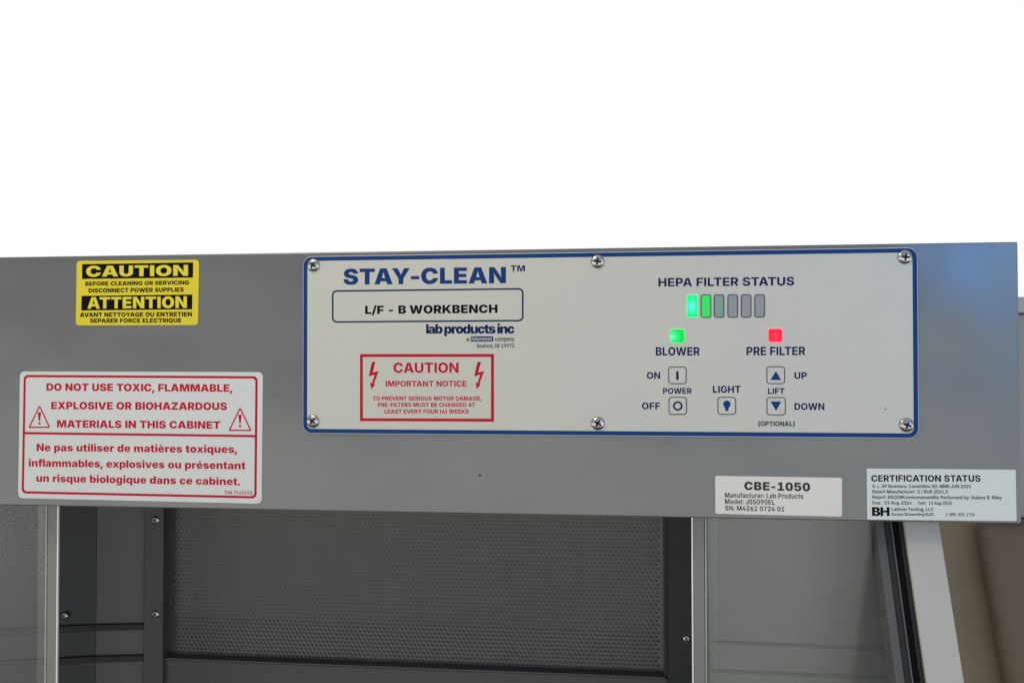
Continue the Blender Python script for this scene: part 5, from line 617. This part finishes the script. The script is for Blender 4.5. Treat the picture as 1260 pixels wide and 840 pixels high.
# the dimpled grille: one plate with rows of raised dimples
pitch = 0.00465; row = pitch*.866; v = []; f = []; yg = YI+.006
b = 0
v += [(gl0-.004, yg, gbot-.004), (gl1+.004, yg, gbot-.004), (gl1+.004, yg, gtop), (gl0-.004, yg, gtop)]; f.append((0, 1, 2, 3))
z = gbot+.003; j = 0
while z < ZB+.012:
    hd = .0012 if j < 10 else .0008
    x = gl0+.003+(pitch/2 if j % 2 else 0)
    while x < gl1-.002:
        b = len(v); R1, R2 = pitch*.44, pitch*.25
        for rr, hh in ((R1, 0.0002), (R2, hd)):
            for k in range(6):
                a = math.pi/3*k+.52; v.append((x+rr*math.cos(a), yg-hh, z+rr*.9*math.sin(a)))
        for k in range(6):
            k2 = (k+1) % 6; f.append((b+k, b+k2, b+6+k2, b+6+k))
        f.append(tuple(b+6+k for k in range(6)))
        x += pitch
    z += row; j += 1
obj('filter_grille', v, f, M['grille'], bench, 'dark dimpled metal grille across the back of the work space')
# splayed inner side walls with two dark bands each, standing in for reflections
def splay(xa, ya, xb, yb, m, name='inner_side_wall', label=None, t=.012):
    v, f = hexa([(xa, ya, z_lo), (xb, yb, z_lo), (xb, yb, ZB+.04), (xa, ya, ZB+.04), (xa, ya+t, z_lo), (xb, yb+t, z_lo), (xb, yb+t, ZB+.04), (xa, ya+t, ZB+.04)])
    return obj(name, v, f, m, bench, label)
xb_ = P(185, 700, YI-.002).x; xm_ = P(119, 700, YI-.022).x; xe_ = P(-60, 700, YI-.062).x
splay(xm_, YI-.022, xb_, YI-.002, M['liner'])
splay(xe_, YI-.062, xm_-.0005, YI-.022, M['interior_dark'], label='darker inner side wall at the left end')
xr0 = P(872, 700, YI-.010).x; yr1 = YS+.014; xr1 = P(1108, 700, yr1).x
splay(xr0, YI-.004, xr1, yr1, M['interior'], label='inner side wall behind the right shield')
def rail(xa, ya, za, xb, yb, zb, h, d=.004, m='reflection_dark'):  # builds a reflection band as a thin bar on the wall
    v, f = hexa([(xa, ya-d, za-h), (xb, yb-d, zb-h), (xb, yb-d, zb), (xa, ya-d, za), (xa, ya+.002, za-h), (xb, yb+.002, zb-h), (xb, yb+.002, zb), (xa, ya+.002, za)])
    o = obj('reflection_band', v, f, M[m], bench, 'dark band standing for a reflection on the inner side wall'); bevel(o, .0008)
for p0, p1, h in ((765.5, 767, .0065), (804, 806, .0065)):
    ze = P(119, p1, YI-.022).y
    rail(xm_, YI-.022, ze, xb_-.001, YI-.002, P(183, p0, YI-.002).y, h)
    rail(xe_, YI-.062, P(0, p1+5, YI-.048).y, xm_-.0005, YI-.022, ze, h)
for p0, p1, h in ((787, 793, .005), (823, 828, .005)):
    rail(xr0, YI-.004, P(874, p0, YI-.006).y, xr1, yr1, P(1108, p1+3, yr1).y, h*.8, .0004, 'reflection_pale')

# clear acrylic shields with bright polished edges
def shield(x0, x1, edge_x, sgn):
    s = box('shield', x0, x1, YS, YS+.005, z_lo, ZB+.03, M['acrylic'], bench, 0, 'clear milky acrylic shield %s of the opening' % ('left' if sgn < 0 else 'right'))
    w = .0013
    a = edge_x
    box('edge_trim', min(a, a+sgn*.0095)+.0002, max(a, a+sgn*.0095)-.0002, YS-.003, YS+.0012, z_lo, ZB+.03, M['edge_trim'], s, .0006)
    box('polished_edge', min(a, a-sgn*w), max(a, a-sgn*w), YS-.0035, YS-.0010, z_lo, ZB+.03, M['edge_bright'], s, .0004)
    box('polished_edge', min(a+sgn*.0097, a+sgn*.0107), max(a+sgn*.0097, a+sgn*.0107), YS-.0035, YS+.001, z_lo, ZB+.03, M['edge_soft'], s, .0003)
    c = a+sgn*.0155
    box('film_strip', c-.0045, c+.0045, YS-.0008, YS-.0003, z_lo, ZB+.03, M['acrylic'], s)
    return s
xe1 = P(72.5, 700, YS).x; shield(XL+.01, xe1-.0105, xe1, -1)
xe2 = P(852.5, 700, YS).x; shield(xe2+.0105, P(1096, 645, YS).x, xe2, 1)

# sloping right end: front edge leans towards the viewer as it falls (22 degrees)
SL = .0448/.1086
def slope_bar(name, px0, px1, off, m, label=None, bev=.001, depth=.02, ztop=ZB-.0005):
    x0, x1 = P(px0, 645, .02+off).x, P(px1, 645, .02+off).x
    zt_, zb_ = ztop, -.50
    y = lambda z: .02+off+SL*(z-(-.1467))
    v, f = hexa([(x0, y(zb_), zb_), (x1, y(zb_), zb_), (x1, y(zt_), zt_), (x0, y(zt_), zt_),
                 (x0, y(zb_)+depth, zb_), (x1, y(zb_)+depth, zb_), (x1, y(zt_)+depth, zt_), (x0, y(zt_)+depth, zt_)])
    o = obj(name, v, f, m, bench, label)
    if bev: bevel(o, bev, 3)
    return o
slope_bar('side_post', 1112.5, 1156.5, 0, M['post'], 'sloping silver aluminium post at the right end', .0022, .03)
slope_bar('seal', 1109, 1112.2, .003, M['guide'], bev=.0005)
slope_bar('seal', 1105.5, 1108.8, .004, M['guide'], bev=.0005)
slope_bar('gap_strip', 1097.8, 1105.2, .006, M['gap_strip'], 'black strip in the gap beside the silver post', .0006)  # near-black strip fills the gap between guide and post
slope_bar('guide', 1095.6, 1097.5, .004, M['pale_guide'], bev=.0003)
slope_bar('guide', 1088, 1095.3, .005, M['guide'], bev=.001)
slope_bar('guide', 1077, 1087.7, .006, M['pale_guide'], bev=.0008)  # strip standing in for the guide's reflection in the shield
box('side_wall', P(1113, 645, .05).x, P(1156, 645, .05).x, .055, .36, z_lo, ZB-.001, M['header'], bench)
box('side_wall', XL, XL+.02, .04, .36, z_lo, ZB-.001, M['header'], bench)
# screws inside
sm_small = screw_mesh('screw_small', .0030, .0016)
s0 = screw(sm_small, 79.8, 757, YI-.0335, bench, 20, 1.25, 'small bright screw beside the left shield')
for (px, py, y, t, sc, lb) in ((844.5, 785, YI-.010, 35, 1.15, 'small bright screw on the black strip'), (191.5, 755, YI-.010, 50, 1.35, 'dull screw on the left frame strip'), (191.5, 639.5, YI-.010, 10, 1.5, 'dull screw just under the header')):
    o = s0.copy(); COL.objects.link(o); o.parent = bench; o['label'] = lb
    c = P(px, py, y); o.location = Vector((c.x, y, c.y))-world_loc(bench); o.rotation_euler = (0, math.radians(t), 0); o.scale = (sc,)*3
sheet('speck', [circle(P(590.5, 584.5), .0009, 12)], -.0002, M['shade_speck'], bench, 'tiny black speck under the control panel')

# ------------------------------------------------------------------ the control panel
pc = P(750, 425)
panel = thing('control_panel', 'wide pale control panel with blue border, six screws and lit indicators', 'control panel', (pc.x, 0, pc.y))
YP = -.0016
pq = corners((373.5, 316.2), (1128.2, 305.2), (1130.0, 538.4), (373.0, 532.3), y=YP)
slab('plate', rquad(inset(pq, -.0006), .0078, 8), YP, -.0001, M['plate'], panel, bev=.0004)
YK = YP-.00012
ring('border', [(rquad(pq, .0072, 8), rquad(inset(pq, .0034), .0042, 8))], YK, M['blue_border'], panel)
NB, BK, RD = M['navy_ink'], M['black_ink'], M['red_ink']
line(panel, YK, M['blue_ink'], 'STAY-CLEAN', 'X', 423.3, 350.5, 622.9, 348.6, 19.7)
line(panel, YK, NB, 'TM', 'B', 628.7, 334.3, 646.2, 334.1, 7.4)
nq = corners((408.5, 357.1), (644.2, 354.3), (644.2, 395.3), (408.5, 397.0), y=YP)
frame = ring('name_frame', [(rquad(nq, .0040, 6), rquad(inset(nq, .0013), .0029, 6))], YK, NB, panel, 'thin navy rounded frame round the bench name')
slab('name_tape', rquad(corners((431.5, 369), (624, 366.8), (624.2, 391.6), (431.6, 393.2), y=YP), .0004, 2), YP-.00008, YP+.0002, M['tape'], panel, 'clear tape strip under the bench name')
line(panel, YK-.00006, BK, 'L/F - B WORKBENCH', 'X', 450, 386.4, 612.5, 385.0, 10.2)
line(panel, YK, NB, 'lab products inc', 'X', 524.8, 410.4, 633.3, 410.2, 11.6, -80)
line(panel, YK, NB, 'a', 'R', 574.2, 419.7, 577.4, 419.7, 5.2)
sheet('badge', [corners((579.2, 413.7), (607, 413.6), (607, 420.0), (579.2, 420.1), y=YP)], YK, M['blue_ink'], panel, 'small blue badge with pale letters')
line(panel, YK-.0001, M['plate'], 'Interwest', 'R', 580.8, 418.9, 605.6, 418.8, 4.4)
line(panel, YK, NB, 'company', 'R', 609.5, 419.6, 633.2, 419.4, 5.4)
line(panel, YK, NB, 'Seaford, DE 19973', 'R', 587, 427.6, 633, 427.5, 4.6)
# red caution notice printed on the panel
cq = corners((443, 435.5), (607.8, 435.3), (607.8, 518.5), (443, 517.8), y=YP)
ring('notice_frame', [(rquad(cq, 0), rquad(inset(cq, .0024), 0))], YK, RD, panel, 'red rectangular frame of the caution notice')
line(panel, YK, RD, 'CAUTION', 'B', 484.8, 458.4, 564.7, 458.4, 12.4)
line(panel, YK, RD, 'IMPORTANT NOTICE', 'B', 475.2, 475.2, 574.6, 475.2, 6.9)
line(panel, YK, RD, 'TO PREVENT SERIOUS MOTOR DAMAGE,', 'B', 459.3, 492.3, 592.7, 492.4, 5.0)
line(panel, YK, RD, 'PRE-FILTERS MUST BE CHANGED AT', 'B', 465.5, 500.2, 585.3, 500.2, 5.0)
line(panel, YK, RD, 'LEAST EVERY FOUR (4) WEEKS', 'B', 473.8, 508.3, 577.2, 508.3, 5.0)
bolt = [(556, 210), (582, 210), (562, 288), (606, 278), (571, 370), (581, 374), (552, 412), (541, 362), (555, 369), (577, 304), (532, 318)]
for dxp in (0, 129.8):
    sheet('bolt_symbol', [[P(365+x/6+dxp, 410+y/6, YP) for x, y in bolt]], YK, RD, panel, 'red lightning arrow in the caution notice')
# status display
line(panel, YK, NB, 'HEPA FILTER STATUS', 'B', 810, 352.7, 976.7, 351.3, 10.4)
bars = [(844.9, 858.4), (862.3, 874.8), (878.5, 891.0), (895.2, 907.8), (911.8, 924.3), (928.3, 941.0)]
for i, (a, b) in enumerate(bars):
    y0, y1 = 362.4-.06*i, 390.9-.1*i
    q = corners((a, y0), (b, y0), (b, y1), (a, y1), y=YP)
    mm = ['bar_bright', 'bar_green', 'bar_dim', 'bar_off', 'bar_off', 'bar_off'][i]
    lb = ['brightly lit green status segment', 'lit green status segment', 'faintly green status segment'][i] if i < 3 else None
    s = slab('status_segment', rquad(inset(q, .0005), .0015, 5), YP-(.0007 if i == 0 else .00035), YP+.0003, M[mm], panel, lb, .0002)
    if i: ring('segment_outline', [(rquad(inset(q, -.0001), .0020, 5), rquad(inset(q, .0006), .0014, 5))], YP-.00042, M['outline'], s)
    else: ring('halo_ring', [(rquad(inset(q, -.0004), .0019, 5), rquad(inset(q, .0005), .0015, 5))], YP-.0002, M['green_halo'], s)
for (cx, cy, key, lb) in ((833.4, 413.2, 'led_green', 'lit green blower lamp'), (953.9, 412.6, 'led_red', 'lit red pre filter lamp')):
    q = corners((cx-8.3, cy-8.0), (cx+8.3, cy-8.0), (cx+8.3, cy+8.0), (cx-8.3, cy+8.0), y=YP)
    s = slab('indicator_lamp', rquad(q, .0019, 6), YP-.0010, YP+.0003, M[key], panel, lb, .0005)
    ring('halo_ring', [(rquad(inset(q, -.0008), .0026, 6), rquad(inset(q, .0001), .0018, 6))], YK, M['green_halo' if key == 'led_green' else 'red_halo'], s)  # glowing ring added for the bloom round the lamp
line(panel, YK, NB, 'BLOWER', 'B', 806.8, 437.2, 860.7, 437.2, 10.2)
line(panel, YK, NB, 'PRE FILTER', 'B', 918.2, 437.0, 990.3, 436.7, 10.3)
line(panel, YK, NB, 'ON', 'B', 795.8, 465.7, 812, 465.7, 8.1)
line(panel, YK, NB, 'POWER', 'B', 815.7, 484.2, 851, 484.1, 7.1)
line(panel, YK, NB, 'OFF', 'B', 789.8, 503.1, 812, 503.1, 8.1)
line(panel, YK, NB, 'LIGHT', 'B', 876.8, 482.9, 911, 482.8, 8.5)
line(panel, YK, NB, 'LIFT', 'B', 944.5, 484.4, 965, 484.3, 7.1)
line(panel, YK, NB, 'UP', 'B', 977, 465.9, 992.3, 465.9, 8.3)
line(panel, YK, NB, 'DOWN', 'B', 977, 503.9, 1013.8, 503.9, 8.3)
line(panel, YK, NB, '(OPTIONAL)', 'B', 932.6, 523.7, 977.3, 523.8, 5.8)
def key(x0, x1, y0, y1, lb):
    q = corners((x0, y0), (x1, y0), (x1, y1), (x0, y1), y=YP)
    s = slab('push_button', rquad(q, .0026, 6), YP-.00025, YP+.0003, M['plate'], panel, lb, .0001)
    ring('button_outline', [(rquad(q, .0026, 6), rquad(inset(q, .0007), .0019, 6))], YP-.00036, M['outline'], s)
    return s
YY = YP-.00036
k = key(822.3, 844.8, 450.8, 472.3, 'power on push button marked with a bar')
sheet('symbol', [corners((832.0, 456.6), (834.9, 456.6), (834.9, 467.1), (832.0, 467.1), y=YP)], YY, NB, k)
k = key(822.7, 845.2, 488.0, 510.0, 'power off push button marked with a ring')
c = P(833.9, 499.2, YP); ring('symbol', [(circle(c, 5.7*PX), circle(c, 3.6*PX))], YY, NB, k)
k = key(882.8, 905.7, 488.0, 510.0, 'light push button marked with a bulb')
c = P(894.3, 497.0, YP); bulb = []
for t in range(-52, 233, 12): bulb.append(Vector((c.x+4.3*PX*math.cos(math.radians(t)), c.y+4.3*PX*math.sin(math.radians(t)))))
bulb += [P(892.2, 502, YP), P(892.2, 504.6, YP), P(893.2, 505.5, YP), P(895.4, 505.5, YP), P(896.4, 504.6, YP), P(896.4, 502, YP)]
sheet('symbol', [bulb], YY, M['blue_border'], k)
k = key(943.0, 965.9, 450.5, 472.2, 'lift up push button marked with a triangle')
sheet('symbol', [corners((954.5, 456.6), (961.3, 467.3), (947.9, 467.3), y=YP)], YY, M['blue_border'], k)
k = key(943.1, 966.7, 488.3, 510.7, 'lift down push button marked with a triangle')
sheet('symbol', [corners((948.0, 493.7), (961.4, 493.7), (954.8, 505.1), y=YP)], YY, M['blue_border'], k)
sm = screw_mesh('screw_pan', .0056, .0026)
p0 = screw(sm, 385.8, 326.3, YP, panel, 28)
for (px, py, t) in ((385.3, 517.9, 40), (735.3, 321.8, 12), (735.6, 520.6, 30), (1113.2, 316.4, 8), (1115.3, 522.6, 20)):
    o = p0.copy(); COL.objects.link(o); o.parent = panel
    c = P(px, py, YP); o.location = Vector((c.x, YP, c.y))-world_loc(panel); o.rotation_euler = (0, math.radians(t), 0)
sheet('speck', [circle(P(1089.5, 502.8, YP), .0006, 10)], YK, M['shade_speck'], panel, 'tiny dark speck near the lower right screw')

# ------------------------------------------------------------------ stickers
def sticker(name, label, cat, q, r, m, thick=.0003):
    c = sum(q, Vector((0, 0)))/4
    t = thing(name, label, cat, (c.x, 0, c.y))
    slab('backing', rquad(q, r, 6), -thick, -.00005, m, t, bev=.0001)
    return t
YT = -.00042
# yellow and black caution sticker
yq_ = corners((94.6, 321.0), (245.0, 319.6), (243.8, 399.8), (93.4, 400.3))
st = sticker('caution_sticker', 'yellow and black bilingual caution sticker at the upper left of the grey header', 'sticker', yq_, .0030, M['yellow_vinyl'])
sheet('black_band', [corners((101.4, 325.0), (237.9, 322.9), (237.6, 341.5), (101.3, 343.2))], YT, BK, st)
sheet('black_band', [corners((100.7, 364.0), (236.9, 362.4), (236.6, 380.5), (100.3, 381.9))], YT, BK, st)
line(st, YT-.0001, M['yellow_ink'], 'CAUTION', 'X', 106.4, 340.5, 231.7, 339.3, 13.3)
line(st, YT-.0001, M['yellow_ink'], 'ATTENTION', 'H', 108, 379.7, 230.2, 378.8, 14.2)
line(st, YT, BK, 'BEFORE CLEANING OR SERVICING', 'H', 105.3, 351.6, 232.9, 350.1, 5.0)
line(st, YT, BK, 'DISCONNECT POWER SUPPLIES', 'H', 109.3, 360.1, 226.4, 358.9, 5.3)
line(st, YT, BK, 'AVANT NETTOYAGE OU ENTRETIEN', 'H', 98.6, 389.9, 236.4, 389.1, 5.3)
line(st, YT, BK, 'SEPARER FORCE ELECTRIQUE', 'H', 110.9, 397.0, 223.4, 396.6, 5.2)
# red and white warning sticker
rq = corners((24.8, 456.8), (323.7, 457.6), (322.0, 619.3), (22.4, 612.4))
st = sticker('warning_sticker', 'large white bilingual sticker with red frame and two warning triangles', 'sticker', rq, .0042, M['white_vinyl'])
fq = corners((29.6, 461.0), (317.3, 462.6), (315.9, 612.8), (27.0, 606.6))
ring('border', [(rquad(fq, .0040, 6), rquad(inset(fq, .0020), .0026, 6))], YT, RD, st)
sheet('divider', [corners((29.5, 531.1), (316.0, 534.8), (316.0, 537.6), (29.5, 533.9))], YT-.00004, RD, st)
for (s, a) in (('DO NOT USE TOXIC, FLAMMABLE,', (57.5, 480.4, 286.3, 481.8, 9.1)), ('EXPLOSIVE OR BIOHAZARDOUS', (63.4, 503.1, 279.5, 504.2, 9.1)), ('MATERIALS IN THIS CABINET', (70.4, 525.6, 271.3, 527.2, 9.1)),
               ('Ne pas utiliser de matières toxiques,', (45.4, 554.5, 292.0, 557.0, 9.2)), ('inflammables, explosives ou présentant', (35.7, 573.5, 302.3, 577.0, 9.2)), ('un risque biologique dans ce cabinet.', (45.0, 592.2, 295.7, 596.6, 9.2))):
    line(st, YT, RD, s, 'H', *a)
line(st, YT, M['dark_red_ink'], 'P/N 7165193', 'R', 277, 607.4, 310.3, 608.0, 4.1)
for (ax, ay, lx, ly, rx, ry) in ((49, 497.4, 35.0, 526.3, 62.4, 526.1), (295.7, 500.0, 281.0, 529.9, 310.2, 530.1)):
    q = corners((ax, ay), (rx, ry), (lx, ly))
    s = ring('warning_triangle', [(rquad(q, .0010, 5), rquad(inset(q, .00115), .0005, 5))], YT, RD, st)
    h = ly-ay; cx = ax-.2
    ex = [corners((cx-2.1, ay+.33*h), (cx+2.1, ay+.33*h), (cx+.8, ay+.69*h), (cx-.8, ay+.69*h)), circle(P(cx, ay+.80*h), 1.6*PX, 14)]
    sheet('exclamation_mark', ex, YT, RD, s)
# cream equipment label
eq = corners((879.8, 585.0), (1036.0, 587.5), (1036.0, 635.2), (880.2, 631.6))
st = sticker('equipment_label', 'cream equipment label with a large dark code, beside the white certification label', 'label', eq, .0016, M['cream_label'])
line(st, YT, M['grey_ink'], 'CBE-1050', 'H', 915.8, 602.3, 996.6, 603.9, 10.2, 30)
line(st, YT, M['grey_ink'], 'Manufacturer: Lab Products', 'R', 892, 611.6, 988.3, 613.0, 5.9, 20)
line(st, YT, M['grey_ink'], 'Model: J05090EL', 'R', 892, 619.4, 953.0, 620.4, 5.9, 20)
line(st, YT, M['grey_ink'], 'SN: M4262 0724 01', 'R', 892, 627.4, 964.9, 628.8, 5.9, 20)
# white certification label
vq = corners((1066.2, 576.0), (1249.6, 577.5), (1250.8, 640.6), (1067.0, 638.8))
st = sticker('certification_label', 'white printed certification label at the lower right corner of the header', 'label', vq, .0008, M['cert_label'])
CI = M['cert_ink']
line(st, YT, BK, 'CERTIFICATION STATUS', 'B', 1072, 592.0, 1206.3, 592.1, 7.9)
for a in (('U. L. SP Numbers: Committee SD: MMR.JUN 2025', 1073.3, 599.6, 1194.4, 600.0, 4.0), ('Report Manufacturer:  E / BUR 2021.3', 1073.3, 606.3, 1166, 606.5, 4.0),
          ('Report: BSCENKommonmosbility Performed by: Adams R. Riley', 1073.3, 613.0, 1232.5, 613.8, 4.0), ('Due:  23 Aug 2024', 1073.3, 620.0, 1121.7, 620.2, 4.0), ('Cert:  13 Aug 2025', 1129.3, 620.3, 1171, 620.5, 4.0),
          ('Labtom Testing, LLC', 1096.9, 627.9, 1148.5, 628.1, 4.0), ('Excone Streamofing BLRC', 1096.9, 633.9, 1148.9, 634.1, 3.6), ('1-800-323-1726', 1163.4, 634.2, 1198.9, 634.4, 3.7)):
    line(st, YT, CI, a[0], 'R', *a[1:])
line(st, YT, BK, 'BH', 'X', 1072.9, 634.2, 1094.4, 634.4, 10.9, -60)
